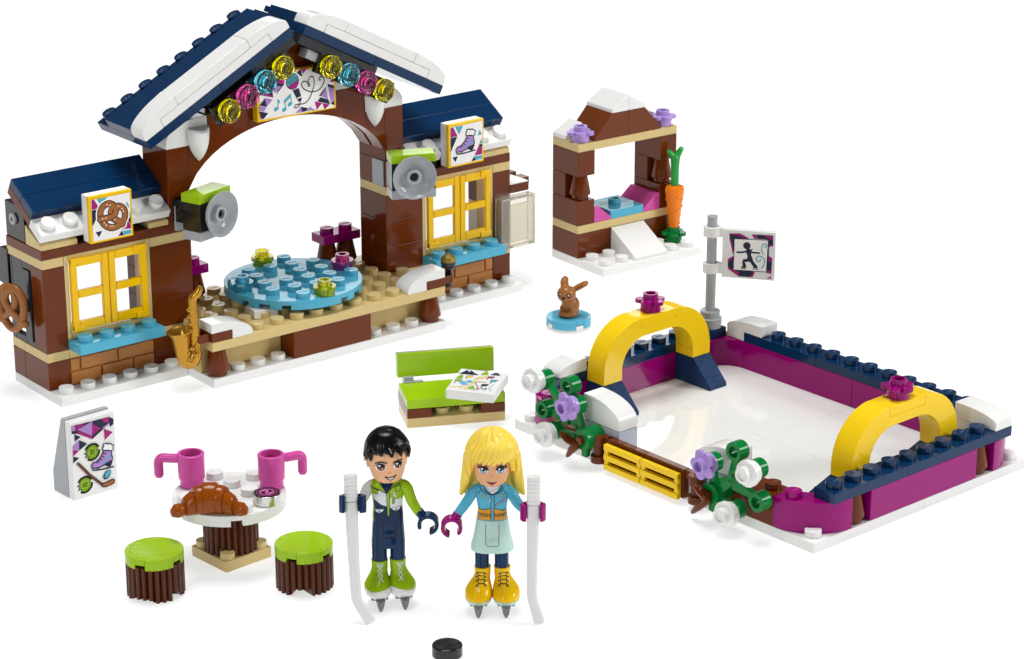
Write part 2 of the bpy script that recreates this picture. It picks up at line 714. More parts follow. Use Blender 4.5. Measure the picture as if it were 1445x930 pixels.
def wing(mir):
    mx = (lambda x: 24 - x) if mir else (lambda x: x)
    def bx(b, x0, x1, *a):
        p, q = sorted((mx(x0), mx(x1)))
        b.box(p, q, *a)
    def px(b, pts, x0, x1, T=None):
        p, q = sorted((mx(x0), mx(x1)))
        b.prism(pts, 'x', p, q, T=T)
    # lower courses
    b = MB()
    bx(b, 0, 1, 1, 3, .4, 1.6); bx(b, 0, 1, 3, 4, .4, 1.6)
    bx(b, 5, 6, 1, 3, .4, 1.6); bx(b, 1, 6, 2, 3, .4, 1.6)
    bx(b, 0, 1, 1, 2, 2, 5.6)
    for z in (2, 3.2, 4.4):
        bx(b, 5, 7, 1, 3, z, z + 1.2)
    bx(b, 0, 6, 1, 4, 6, 6.4)
    bx(b, 2.3, 3.3, 1.4, 2.6, 6.4, 7.0); bx(b, 1.2, 5.8, 2.2, 3.2, 6.4, 7.4)
    b.build('wall', 'brown', chalet)
    b = MB()
    bx(b, 0, 1, 1, 3, 1.6, 2.0); bx(b, 0, 1, 3, 4, 1.6, 2.0); bx(b, 1, 6, 1, 4, 1.6, 2.0)
    b.build('wall_band', 'tan', chalet)
    for a in ((0, 1, 1, 4, 5.6, 6), (5, 7, 1, 3, 5.6, 6)):
        b = MB(); bx(b, *a); b.build('wall_band', 'tan', chalet)
    for a, c in ((.02, 1.7), (5.0, 5.96)):
        b = MB(); px(b, [(1.02, 6.4), (2.3, 6.4), (2.3, 7.22), (1.02, 6.62)], a, c); b.build('roof_wedge', 'tan', chalet)
    # masonry relief below the sill
    b = MB()
    bx(b, 1, 5, 1.07, 1.9, .4, 1.6)
    z0, zm, z1 = .42, .98, 1.56
    for a, c in ((1.04, 2.42), (2.5, 3.92), (4.0, 4.96)):
        bx(b, a, c, .98, 1.1, z0, zm)
    for a, c in ((1.04, 1.44), (1.52, 3.2), (3.28, 4.96)):
        bx(b, a, c, .98, 1.1, zm + .07, z1)
    b.build('masonry', 'nougat', chalet, bevel=.015)
    b = MB()
    bx(b, 1, 5, 0, 2, 2, 2.4)
    b.studs([mx(1.5 + i) for i in range(4)], [.5], 2.4)
    b.build('window_sill', 'azure', chalet)
    # window
    b = MB()
    bx(b, 1, 1.2, 1, 2, 2.4, 6); bx(b, 4.8, 5, 1, 2, 2.4, 6)
    bx(b, 1.2, 4.8, 1, 2, 2.4, 2.66); bx(b, 1.2, 4.8, 1, 2, 5.78, 6)
    w = b.build('window_frame', 'tan', chalet)
    for a, c in ((1.22, 2.96), (2.99, 4.76)):
        s = MB()
        f = .3
        z0, z1, zm = 2.75, 5.84, 4.3
        bx(s, a, a + f, .86, 1.08, z0, z1); bx(s, c - f, c, .86, 1.08, z0, z1)
        for p, q in ((z0, z0 + .4), (zm - .17, zm + .17), (z1 - .36, z1)):
            bx(s, a + f, c - f, .86, 1.08, p, q)
        h0 = a if a < 2 else c - .62
        bx(s, h0, h0 + .62, .8, 1.0, z0 - .03, z0 + .24); bx(s, h0, h0 + .62, .8, 1.0, z1 - .22, z1 + .03)
        s.build('shutter', 'yellow', w, bevel=.03)
    # tilted roof
    T = Matrix.Translation(V(0, 1.04, 6.73)) @ Matrix.Rotation(rad(31), 4, 'X')
    def tb(b, x0, x1, *a):
        p, q = sorted((mx(x0), mx(x1)))
        b.box(p, q, *a, T=T)
    b = MB()
    tb(b, 0, 6, 1, 2, .4, .8); tb(b, 0, 6, 2, 3, .4, .8)
    r = b.build('roof', 'navy', chalet)
    b = MB(); tb(b, 0, 6, 1, 3, 0, .4); b.build('roof_board', 'brown', r)
    for a in (0, 4):
        b = MB(); tb(b, a, a + 2, 0, 1, 0, .4)
        for k in (.5, 1.5):
            b.stud(mx(a + k), .5, .4, T=T)
        b.build('snow', 'white', r)
    b = MB(); tb(b, .05, 5.95, .1, 1.0, -.05, .02); tb(b, 2, 4, .3, 1, 0.0, .36)
    b.build('snow_underplate', 'grey', r)


wing(False)
wing(True)
# black service door and hinge on the end wall, at the left
b = MB()
b.box(.02, .3, 2, 2.75, 2.0, 5.6); b.box(.02, .3, 3.65, 4, 2.0, 5.6); b.box(.02, .3, 2.75, 3.65, 2.0, 2.3); b.box(.02, .3, 2.75, 3.65, 3.3, 5.6)
b.box(-.04, .1, 2.12, 2.7, 2.2, 5.3)
dr = b.build('end_door', 'black', chalet)
b = MB()
b.prism([(3.9, 4.2), (4.75, 4.2), (4.75, 5.3)] + arc(4.4, 5.3, .35, .5, 0, 90, 6) + [(3.9, 5.8)], 'x', -.05, .3)
b.build('door_flap', 'black', dr)
b = MB(); b.box(.05, .9, 2.4, 4, 6.4, 7.9); h = b.build('roof_hinge', 'black', chalet)
b = MB(); b.ring((.06, 3.25, 7.25), .24, .1, .12, '-x'); b.build('hinge_pin', 'grey', h)
# interior fittings of the right-hand wing
b = MB(); b.box(23, 24, 2.1, 2.9, 3.95, 5.6); b.build('inner_wall', 'brown', chalet)
b = MB(); b.box(23, 24, 2.1, 2.9, 2.0, 3.95); b.build('inner_panel', 'white', chalet)
# small counter outside the right-hand wall
b = MB(); b.box(24, 25.1, 1, 3, 4.43, 4.83); b.box(25.1, 25.6, 1.6, 2.2, 4.5, 4.86); b.box(24.3, 25.2, 2.9, 3.3, 4.6, 4.95); b.box(25.0, 25.4, 2.3, 2.7, 4.6, 4.98)
sh = b.build('counter', 'brown', chalet)
b = MB(); b.box(24, 25.08, 1.02, 2.8, 4.83, 4.9); b.build('counter_top', 'white', sh)

# stage
b = MB(); b.box(6, 18, -2, 4, 1.6, 2.0)
for x in range(12):
    for y in range(6):
        X, Y = 6.5 + x, -1.5 + y
        if (Y < -1 and (X < 8 or X > 16)) or ((X < 7 or X > 17) and 1 < Y < 3) or (X < 9 and Y > 3) or (X > 15 and Y > 3):
            continue
        b.stud(X, Y, 2.0)
b.build('stage_deck', 'tan', chalet)
for x0, x1, x2, x3 in ((6, 10, 6, 7), (14, 18, 17, 18)):
    b = MB(); b.box(x0, x1, -1, 0, .4, 1.6); b.box(x2, x3, 0, 4, .4, 1.6); b.build('stage_skirt', 'tan', chalet)
b = MB(); b.box(10, 14, -2, -1, .4, 1.6); b.box(10, 14, -1, 3, .4, 1.6); b.build('stage_step', 'brown', chalet)
for x in (6.5, 17.5):
    b = MB(); cone_shape(b, x, -1.5, .4); b.build('stage_leg', 'brown', chalet)
for side in (0, 1):
    f = (lambda x: 24 - x) if side else (lambda x: x)
    b = MB(); b.prism([(f(p[0]), p[1]) for p in [(6, 2.4), (7, 2.4), (7, 2.0), (8, 2.0)] + curve_pts(8, 2.12, 6.25, 2.8) + [(6, 2.8)]], 'y', -2, -1)
    b.build('snow_slope', 'white', chalet)
    b = MB(); p, q = sorted((f(6), f(7))); b.box(p, q, -2, -1, 2, 2.4)
    for y in (-1.83, -1.27):
        p, q = sorted((f(5.42), f(6))); b.box(p, q, y, y + .14, 2.02, 2.36)
    b.build('stage_clip', 'brown', chalet)

# centre piers, arch and gable
for side in (0, 1):
    f = (lambda a: 24 - a) if side else (lambda a: a)
    b = MB()
    for z in (6, 7.2, 8.4):
        p, q = sorted((f(6), f(7))); b.box(p, q, 1, 3, z, z + 1.2)
    b.build('pier', 'brown', chalet)
    b = MB(); p, q = sorted((f(6.99), f(6.3))); b.box(*sorted((f(6.98), f(7.06))), 1.1, 1.95, 6.02, 7.2)
    b.box(*sorted((f(6.2), f(6.98))), .86, 1.0, 6.1, 7.2)
    b.build('speaker_bracket', 'grey', chalet)
    b = MB()
    b.prism([(f(x), z) for x, z in [(6, 9.6), (8, 9.6), (8, 10.75)] + curve_pts(6, 9.84, 7.8, 10.75)[::-1]], 'y', 1, 3)
    b.build('pier_snow', 'white', chalet)
    # rounded icicle shield
    R = []
    for i in range(15):
        v = i / 14
        w = .49 * (1 - v ** 2.9) + .012
        d = .42 * (1 - v ** 3) ** .7 + .02
        if i == 0:
            d *= .8
        z = 10.22 - 1.34 * v
        ring = [(f(7.53) + w * math.cos(rad(180 + 180 * k / 14)), .99 + d * math.sin(rad(180 + 180 * k / 14)), z + .10 * abs(math.cos(rad(180 + 180 * k / 14))) * (1 - v)) for k in range(15)]
        R.append(ring)
    b = MB(); b.rings(R[::-1]); b.build('icicle', 'white', chalet, bevel=.02)


def arch_pts(extra=0):
    cur = []
    for i in range(25):
        x = 7 + 10 * i / 24
        dx = (x - 12) / 5.2
        cur.append((x, 6.82 + 3.2 * math.sqrt(max(0, 1 - dx * dx))))
    return cur


b = MB()
for half in (0, 1):
    cur = arch_pts()
    if half:
        pts = cur[12:] + [(17, 9.6), (16, 9.6), (16, 10.8), (12, 10.8)]
    else:
        pts = cur[:13] + [(12, 10.8), (8, 10.8), (8, 9.6), (7, 9.6)]
    sh_ = .004 if half else -.004
    pts = [(x + sh_, z) for x, z in pts]
    b.prism(pts, 'y', 1, 1.9); b.prism([(x, z + .0) for x, z in pts], 'y', 2.08, 3)
b.build('arch', 'brown', chalet)
b = MB(); b.prism([(x, z + .14) for x, z in arch_pts()] + [(17, 9.55), (16, 9.55), (16, 10.7), (8, 10.7), (8, 9.55), (7, 9.55)], 'y', 1.9, 2.08); b.build('arch_gap_shade', 'black', chalet, bevel=0)  # black insert stands in for the shade in the arch's hollow underside
b = MB()
b.box(9.1, 14.9, 1, 3, 10.8, 12.0); b.box(10.3, 13.7, 1, 3, 12.0, 12.75); b.box(11, 13, 1, 3, 12.75, 13.15)
b.build('gable', 'brown', chalet)
b = MB(); b.box(14.25, 15.1, .86, 1.2, 10.84, 11.36); b.build('gable_plate', 'white', chalet)

# main roof: two tilted slopes
AL = rad(27.7)
Troof = Matrix.Translation(V(4.70, 0, 10.05)) @ Matrix.Rotation(-AL, 4, 'Y')
MIR = Matrix.Translation(V(24, 0, 0)) @ Matrix.Diagonal((-1, 1, 1, 1))
for side in (0, 1):
    T = MIR @ Troof if side else Troof
    b = MB(T)
    b.box(0, 4, 0, 4, 0, .4); b.box(4, 8, 0, 4, 0, .4)
    b.box(.0, 4, 1, 3, .4, .8); b.box(4, 7.98, 1, 3, .4, .8)
    for k in range(8):
        b.stud(.5 + k, 3.5, .46)
    rf = b.build('roof_slope', 'navy', chalet)
    b = MB(T)
    b.box(1, 7, 0.01, 1, .4, .8)
    b.prism([(0, .4), (1, .4), (1, .8), (2, .8), (2, 1.26)] + curve_pts(0, .68, 2, 1.26)[::-1], 'y', 0.01, 1)
    b.prism([(8, .4), (7, .4), (7, .8), (6, .8), (6, 1.26)] + curve_pts(8, .68, 6, 1.26)[::-1], 'y', 0.01, 1)
    b.box(2, 6, 0.01, 1, .8, 1.26)
    b.build('roof_snow', 'white', rf, bevel=.04)
    b = MB(T)
    off = -.75 if side else 0
    b.box(3.2 + off, 7.4 + off, .12, .4, -1.28, -.33)
    b.box(3.4, 7.2, .4, 1.0, -.44, -.0)
    b.build('lamp_rail', 'black', rf)
    b = MB(T); b.box(5.6, 7.98, .14, 1.0, -.44, 0) ; b.build('ridge_bracket', 'dark_grey', rf)
    if side:
        b = MB(T); b.box(6.6, 7.25, .3, .9, -.86, -.46); b.build('ridge_plate', 'grey', rf)

# coloured lamps under the gable
names = [('yellow', 'lowest yellow'), ('pink', 'pink'), ('azure', 'light blue'), ('yellow', 'topmost yellow')]
lampprof = [(0, 0), (.42, 0), (.42, .16), (.51, .17), (.51, .32), (.47, .36), (.43, .36), (.41, .33), (.37, .33), (.35, .37), (.31, .37), (.3, .5), (.27, .54), (.2, .54), (.18, .42), (.12, .42), (.1, .54), (0, .54)]
lamp_mesh = {}
for side in (0, 1):
    for k in range(4):
        col, nm = names[k]
        s = (3.78 + 1.015 * k) if not side else (3.05 + 1.02 * k)
        p = Troof @ V(s, .12, -.81)
        if side:
            p = MIR @ p
        lab = f'{nm} translucent lamp under the {"right" if side else "left"} slope of the gable roof'
        if col in lamp_mesh:
            o = copy_tree(lamp_mesh[col])
        else:
            o = thing('stage_lamp', lab, 'lamp')
            b = MB(); b.lathe(lampprof, (0, 0, 0), '-y', 40); b.build('lens', 'lens_' + col, o, bevel=.012)
            b = MB(); b.cyl((0, .03, 0), .4, .02, '-y', 32); b.build('added_reflector', 'ink_white', o, bevel=0)  # off-white disc added behind the lens to brighten it
            lamp_mesh[col] = o
        o.location = p
        tag(o, lab, 'lamp', 'coloured lamps under the gable roof')

# ------------------------------------------------------------------ picture signs
def triangles_border(A, k):
    """coloured triangles shared by the two square signs; k maps 837x930 tracing of the pretzel sign"""
    A.poly([k(172, 262), k(205, 252), k(268, 350), k(268, 365), k(178, 392)], 'ink_magenta')
    A.poly([k(178, 396), k(262, 376), k(250, 480), k(190, 608)], 'ink_navy')
    A.poly([k(238, 246), k(375, 222), k(305, 318), k(285, 312)], 'ink_azure')
    A.poly([k(620, 312), k(638, 278), k(672, 356), k(640, 362)], 'ink_azure')
    A.poly([k(655, 480), k(684, 380), k(688, 480)], 'ink_azure')
    A.poly([k(644, 498), k(688, 482), k(692, 580), k(655, 530)], 'ink_navy')
    A.poly([k(570, 650), k(640, 515), k(693, 590), k(693, 632)], 'ink_magenta')
    A.poly([k(528, 735), k(570, 662), k(606, 720)], 'ink_navy')
    A.poly([k(580, 668), k(694, 648), k(697, 700), k(608, 718)], 'ink_azure')
    A.poly([k(230, 682), k(316, 662), k(275, 750)], 'ink_navy')


def square_sign(label, x0):
    t = thing('picture_sign', label, 'sign', (x0, .4, 6.47), 0, 'square picture signs on the wing roofs')
    b = MB(); b.box(0, 2, .2, .62, 0, 2); b.build('backing', 'white', t, bevel=.05)
    b = MB(); b.box(0, 2, 0, .2, 0, 2); b.build('frame', 'yellow', t, bevel=.03)
    return t


t = square_sign('square yellow-framed sign showing a brown pretzel on the snowy roof edge', 1.95)
ident = lambda x, y: (x, y)
A = Art(O=(0, -.004, 0), U=(1, 0, 0), Vv=(0, 0, 1), N=(0, -1, 0), px=pxmap((170, 845), (735, 730), (130, 222), 2, 2))
A.poly([(205, 808), (700, 708), (668, 158), (165, 262)], 'ink_white')
triangles_border(A, ident)
loop = [(582, 574), (520, 535), (455, 492), (426, 430), (448, 370), (520, 338), (590, 372), (612, 450), (590, 530), (520, 598), (430, 622), (345, 580), (298, 505), (290, 420), (322, 345), (390, 306),
        (455, 325), (490, 375), (484, 430), (448, 470), (380, 496), (288, 512)]
A.stroke(loop, .42, 'ink_white', curve=4)
A.stroke(loop, .3, 'ink_black', curve=4)
A.stroke(loop, .22, 'ink_brown', curve=4)
A.stroke(loop[17:], .29, 'ink_black', curve=4)
A.stroke(loop[16:], .22, 'ink_brown', curve=4)
for p in ((375, 320), (412, 326), (522, 342), (570, 370), (588, 405), (318, 505), (362, 495), (340, 555), (368, 588), (425, 602), (458, 600), (478, 515)):
    A.disc(p, .03, 'ink_white')
A.build('print', t)

t = square_sign('square yellow-framed sign showing a lilac ice skate on the snowy roof edge', 20.03)
q = pxmap((165, 890), (735, 790), (150, 185), 2, 2)
A = Art(O=(0, -.004, 0), U=(1, 0, 0), Vv=(0, 0, 1), N=(0, -1, 0), px=q)
A.poly([(200, 852), (705, 758), (695, 128), (185, 225)], 'ink_white')
A.poly([(188, 235), (230, 222), (300, 365), (192, 388)], 'ink_magenta')
A.poly([(192, 392), (298, 372), (195, 625)], 'ink_navy')
A.poly([(258, 214), (386, 195), (322, 345)], 'ink_azure')
A.poly([(618, 366), (655, 265), (690, 352)], 'ink_azure')
A.poly([(648, 500), (696, 395), (698, 500)], 'ink_azure')
A.poly([(640, 512), (698, 502), (698, 600)], 'ink_navy')
A.poly([(575, 692), (650, 515), (700, 600), (700, 672)], 'ink_magenta')
A.poly([(570, 705), (704, 685), (704, 745), (600, 768)], 'ink_azure')
A.poly([(528, 785), (566, 705), (602, 770)], 'ink_navy')
A.poly([(222, 712), (308, 695), (272, 790)], 'ink_navy')


def skate_art(A, k, w):
    out = [k(*p) for p in [(448, 365), (556, 362), (560, 430), (572, 470), (560, 540), (545, 585), (520, 565), (490, 560), (370, 620), (290, 628), (272, 600), (290, 555), (360, 520), (410, 460), (435, 400)]]
    A.poly(out, 'ink_lavender')
    A.poly([k(*p) for p in [(560, 500), (556, 575), (530, 605), (512, 565), (440, 575), (375, 625), (470, 548)]], 'ink_navy')
    A.stroke([k(*p) for p in [(545, 440), (500, 470), (470, 520), (448, 558)]], w * 1.5, 'ink_azure', curve=3)
    A.stroke(out, w, 'ink_navy', closed=True)
    A.stroke([k(*p) for p in [(284, 630), (290, 660), (400, 648), (585, 600)]], w * 1.2, 'ink_navy')
    A.stroke([k(*p) for p in [(370, 625), (375, 650)]], w, 'ink_navy')
    A.stroke([k(*p) for p in [(525, 590), (528, 612)]], w, 'ink_navy')
    for p, r in (((448, 405), (476, 412)), ((425, 448), (448, 462)), ((395, 488), (418, 505)), ((362, 518), (380, 538)), ((345, 530), (352, 552))):
        A.stroke([k(*p), k(*r)], w * .8, 'ink_navy')
    cuff = [k(*p) for p in [(440, 362), (430, 330), (445, 300), (440, 275), (475, 255), (500, 268), (525, 255), (550, 268), (585, 290), (572, 320), (580, 345), (545, 365), (500, 358)]]
    A.blob(cuff, 'ink_white', 3)
    A.stroke(cuff, w, 'ink_navy', closed=True, curve=3)


skate_art(A, ident, .05)
A.build('print', t)

t = thing('karaoke_sign', 'wide yellow-framed sign with microphone, music notes and heart-shaped cord above the stage arch', 'sign', (10.22, .6, 10.14))
b = MB(); b.box(0, 4, .0, .4, 0, 1.98); b.build('frame', 'yellow', t, bevel=.03)
A = Art(O=(0, -.004, 0), U=(1, 0, 0), Vv=(0, 0, 1), N=(0, -1, 0), px=pxmap((130, 868), (1150, 665), (120, 308), 4, 2))
A.poly([(165, 830), (1122, 652), (1112, 142), (150, 325)], 'ink_white')
# triangles, left
A.poly([(240, 330), (500, 250), (505, 300), (330, 350)], 'ink_navy')
A.poly([(270, 345), (480, 320), (470, 385), (280, 372)], 'ink_magenta')
A.poly([(335, 370), (475, 388), (365, 525), (395, 455)], 'ink_navy')
A.poly([(325, 405), (440, 420), (350, 505)], 'ink_lavender')
A.poly([(240, 480), (310, 400), (332, 555), (150, 500)], 'ink_navy')
A.poly([(140, 500), (330, 532), (332, 555), (142, 528)], 'ink_magenta')
A.poly([(225, 565), (320, 580), (245, 668)], 'ink_lavender')
A.poly([(155, 655), (225, 568), (245, 670)], 'ink_navy')
A.poly([(150, 665), (242, 674), (205, 730), (150, 715)], 'ink_lavender')
A.poly([(150, 728), (262, 745), (205, 815), (172, 822)], 'ink_navy')
A.poly([(545, 225), (640, 205), (610, 240)], 'ink_lavender')
A.poly([(632, 245), (690, 200), (708, 290), (675, 280)], 'ink_navy')
A.poly([(690, 200), (775, 185), (715, 258)], 'ink_magenta')
# triangles, right
A.poly([(1058, 342), (1115, 285), (1117, 348)], 'ink_magenta')
A.poly([(1030, 368), (1117, 385), (1118, 425), (1038, 410)], 'ink_navy')
A.poly([(1042, 412), (1118, 428), (1120, 560), (1070, 600)], 'ink_lavender')
A.poly([(918, 520), (1018, 400), (1010, 440), (945, 525)], 'ink_navy')
A.poly([(950, 525), (1018, 440), (1040, 560)], 'ink_lavender')
A.poly([(900, 590), (935, 535), (1045, 562), (1065, 618)], 'ink_navy')
A.poly([(1070, 610), (1120, 565), (1120, 632)], 'ink_navy')
A.poly([(862, 588), (960, 605), (890, 692)], 'ink_magenta')
A.poly([(962, 606), (1060, 622), (995, 680), (985, 672)], 'ink_magenta')
A.poly([(612, 738), (680, 660), (700, 724)], 'ink_lavender')
A.poly([(680, 658), (780, 672), (745, 712), (700, 722)], 'ink_navy')
A.poly([(745, 715), (805, 655), (850, 692)], 'ink_lavender')
A.poly([(820, 690), (880, 690), (830, 702)], 'ink_navy')
# notes
for nx, ny, sx, sy in ((365, 695, 385, 580), (468, 700, 470, 600), (540, 632, 545, 510)):
    A.disc((nx, ny), .115, 'ink_azure', .085, .5)
    A.stroke([(nx + 24, ny - 5), (sx + 5, sy)], .055, 'ink_azure')
A.poly([(378, 575), (418, 590), (408, 630), (388, 600)], 'ink_azure')
A.poly([(462, 590), (548, 502), (552, 545), (470, 630)], 'ink_azure')
# cord
cord = [(672, 590), (665, 640), (625, 672), (602, 668), (610, 640), (660, 628), (730, 615), (790, 560), (830, 470), (858, 380), (850, 300), (825, 283), (795, 310), (778, 375), (788, 408), (800, 385), (760, 352),
        (715, 352), (692, 390), (725, 440), (800, 470), (880, 462), (945, 420), (985, 350), (982, 300), (955, 284), (925, 298), (922, 325), (945, 322)]
A.stroke(cord, .045, 'ink_navy', curve=4)
# microphone
A.disc((577, 352), .385, 'ink_white', .40)
A.disc((577, 352), .33, 'ink_navy', .36)
A.disc((577, 348), .285, 'ink_azure', .31)
A.poly([(525, 412), (650, 335), (652, 385), (625, 435), (585, 448), (545, 435)], 'ink_magenta')
for a_, b_ in (((520, 330), (600, 280)), ((512, 372), (640, 295)), ((540, 300), (600, 372)), ((580, 275), (640, 345)), ((515, 340), (560, 395)), ((525, 400), (650, 325))):
    A.stroke([a_, b_], .022, 'ink_navy')
A.poly([(575, 462), (655, 430), (688, 530), (630, 560)], 'ink_navy')
A.poly([(632, 560), (690, 545), (690, 580), (668, 600), (640, 580)], 'ink_navy')
A.poly([(632, 552), (682, 528), (684, 540), (638, 566)], 'ink_white')
A.build('print', t)

# ------------------------------------------------------------------ loudspeakers
def speaker(label, loc, rz):
    t = thing('loudspeaker', label, 'loudspeaker', loc, rz, 'loudspeakers beside the stage arch')
    b = MB(); b.box(0, 2, 0, 1, 0, .4); b.build('mount_plate', 'grey', t)
    b = MB(); b.box(0.02, 1.98, 0.02, .98, .4, 1.6); b.box(.4, 1.6, .9, 1.9, .5, 1.5); b.build('cabinet', 'black', t)
    b = MB(); b.box(0, 2, 0, 1, 1.6, 1.98); b.build('top_tile', 'lime', t)
    b = MB()
    prof = [(0, 0), (.4, .0), (.66, .07), (.88, .22), (1.0, .44), (1.04, .56), (1.0, .56), (.92, .42), (.78, .26), (.58, .15), (.4, .12), (.37, .12), (.36, .42), (.31, .46), (.22, .46), (.2, .2), (0, .2)]
    b.lathe([(r * .94, h * .8) for r, h in prof], (.94, 0, 1.06), '-y', 56)
    b.build('speaker_dish', 'grey', t, bevel=.012)
    b = MB(); b.cyl((.94, -.155, 1.06), .19, .05, '-y', 20); b.build('cone_hole', 'black', t, bevel=0)
    return t


speaker('grey-dished loudspeaker with lime top at the left foot of the arch', (6.36, -.85, 6.0), rad(18))
speaker('grey-dished loudspeaker with lime top at the right foot of the arch', (16.08, -.75, 6.0), rad(-23))

# ------------------------------------------------------------------ dance floor disc and its lights
t = thing('dance_floor', 'round azure studded turntable lying on the tan stage deck', 'turntable', (11.98, .95, 2.0), rad(-13))
b = MB(); b.box(-1, 1, -1, 1, .0, .4, .02); b.box(-2.6, -1.5, -2.2, -1.2, .02, .38); b.build('pivot', 'white', t)
b = MB(); b.rplate(3.0, .4, .8, [rad(a + o) for a in (0, 90, 180, 270) for o in (-26, 26)] + [rad(a) for a in (45, 135, 225, 315)], .24, seg=144)
for x in (-2.5, -1.5, -.5, .5, 1.5, 2.5):
    for y in (-2.5, -1.5, -.5, .5, 1.5, 2.5):
        if x * x + y * y > 7 or (abs(x) < 1 and abs(y) < 1 and x < 0 and y > 0):
            continue
        b.stud(x, y, .8)
b.build('studded_disc', 'azure', t)
Td = rotz(rad(-13), (11.98, .95, 2.8))
for k, (x, y, col, lab) in enumerate(((-.5, 2.5, 'yellow', 'clear yellow round light at the back of the azure turntable'), (2.5, .5, 'pink', 'clear pink round light on the right of the azure turntable'),
                                      (-2.5, -.5, 'azure', 'clear pale blue round light on the left of the azure turntable'), (.5, -2.5, 'yellow', 'clear yellow round light at the front of the azure turntable'))):
    b = MB(); b.lathe(round_plate_profile(), (0, 0, 0), 'z', 30)
    o = b.build('floor_light', 'clear_' + col, bevel=.015)
    o.location = Td @ V(x, y, .004)
    tag(o, lab, 'light', 'round lights on the turntable')

# magenta side benches on the deck
for x, lab in ((15, 'magenta two-stud bench on brown cone legs beside the right pier'), (7, 'magenta two-stud bench half hidden behind the left pier')):
    t = thing('side_bench', lab, 'bench', (x, 3, 2.0), 0, 'magenta side benches on the stage')
    b = MB(); b.box(0, 2, 0, 1, 1.2, 1.6); b.stud(.5, .5, 1.6); b.stud(1.5, .5, 1.6); b.build('seat', 'magenta', t)
    for lx in (.5, 1.5):
        b = MB(); cone_shape(b, lx, .5, 0); b.build('leg', 'brown', t)

# saxophone held by the left clip
t = thing('saxophone', 'gold saxophone clipped to the left front corner of the stage', 'saxophone', (5.34, -1.5, 1.05), rad(-30))
b = MB()
b.tube([(.42, 0, 3.35), (.3, 0, 3.12), (.12, 0, 2.95), (.08, 0, 2.6), (.12, 0, 1.6), (.12, 0, .85), (.08, 0, .46), (-.06, 0, .22), (-.26, 0, .24), (-.38, 0, .6)],
       [.13, .18, .18, .18, .2, .22, .3, .34, .35, .33], 16, 5)
b.build('tube', 'gold', t, bevel=0)
b = MB()
Tb = Matrix.Translation(V(-.36, 0, .45)) @ Matrix.Rotation(rad(-7), 4, 'Y')
b.lathe([(0, 0), (.34, 0), (.37, .5), (.4, .8), (.47, .98), (.56, 1.06), (.57, 1.1), (.52, 1.1), (.4, .98), (.3, .7), (.18, .4), (0, .35)], seg=32, T=Tb)
b.build('bell', 'gold', t, bevel=.01)
b = MB()
for i in range(4):
    b.ball((-.06, -.14 + .02 * i, 1.55 + .3 * i), (.13, .1, .11), seg=12, rings=8)
for (x, z) in ((-.2, .62), (-.02, .82), (.12, .55), (-.12, .35), (.2, .95)):
    b.ball((x, -.24, z), (.13, .1, .1), seg=12, rings=8)
b.ring((.12, 0, 1.2), .22, .1, .12); b.ring((.12, 0, 1.0), .22, .1, .1)
b.build('keys', 'gold', t, bevel=.01)

# microphone held by the right clip
t = thing('microphone', 'black microphone with gold head clipped at the right end of the stage', 'microphone', (18.55, -1.5, 1.72))
b = MB(); b.lathe([(0, 0), (.15, 0), (.16, .25), (.2, .3), (.2, .75), (.26, .85), (.32, .95), (.3, 1.05), (0, 1.05)], seg=24); b.build('handle', 'black', t)
b = MB(); b.ball((0, 0, 1.2), (.34, .34, .34)); b.build('head', 'glitter_gold', t, bevel=0)
b = MB(); b.lathe([(.28, .9), (.335, 1.1), (.345, 1.2), (.3, 1.21), (.3, .95)], seg=24, closed=True); b.build('collar', 'black', t, bevel=0)

# pretzel hung on the end door
t = thing('pretzel', 'glossy brown pretzel hung on the black door at the left end wall', 'pretzel', (-.55, 2.75, 3.62), rad(-90 + 18))
b = MB()
pl = [(-.72, 0, -.55), (-.35, 0, -.3), (.05, 0, .05), (.25, 0, .45), (.1, 0, .8), (-.25, 0, .93), (-.6, 0, .6), (-.66, 0, .05), (-.45, 0, -.55), (0, 0, -.85), (.45, 0, -.55), (.66, 0, .05), (.6, 0, .6),
      (.25, 0, .93), (-.1, -.1, .8), (-.25, -.12, .45), (-.05, -.12, .05), (.35, -.05, -.3), (.72, 0, -.55)]
b.tube(pl, [.17] * len(pl), 14, 5, up=(0, 1, 0)); b.build('pretzel_loop', 'bunny_brown', t, bevel=0)
b = MB(); b.box(-.22, .22, -.06, .5, -.25, .2); b.build('hook', 'grey', t)

# clear display case
t = thing('display_case', 'clear plastic display case fixed to the right front corner of the chalet', 'display case', (23.1, .45, 2.0))
b = MB()
b.box(0, 1.95, 0, .1, .0, 2.4, 0.003)
b.box(0, .12, .1, .55, 0, 2.4, .003); b.box(1.83, 1.95, .1, .55, 0, 2.4, .003); b.box(.12, 1.83, .1, .55, 2.28, 2.4, .003); b.box(.12, 1.83, .1, .55, 0, .14, .003)
b.box(.4, 1.55, .02, .1, .3, 2.1)
b.build('case_shell', 'clear', t, bevel=.03)

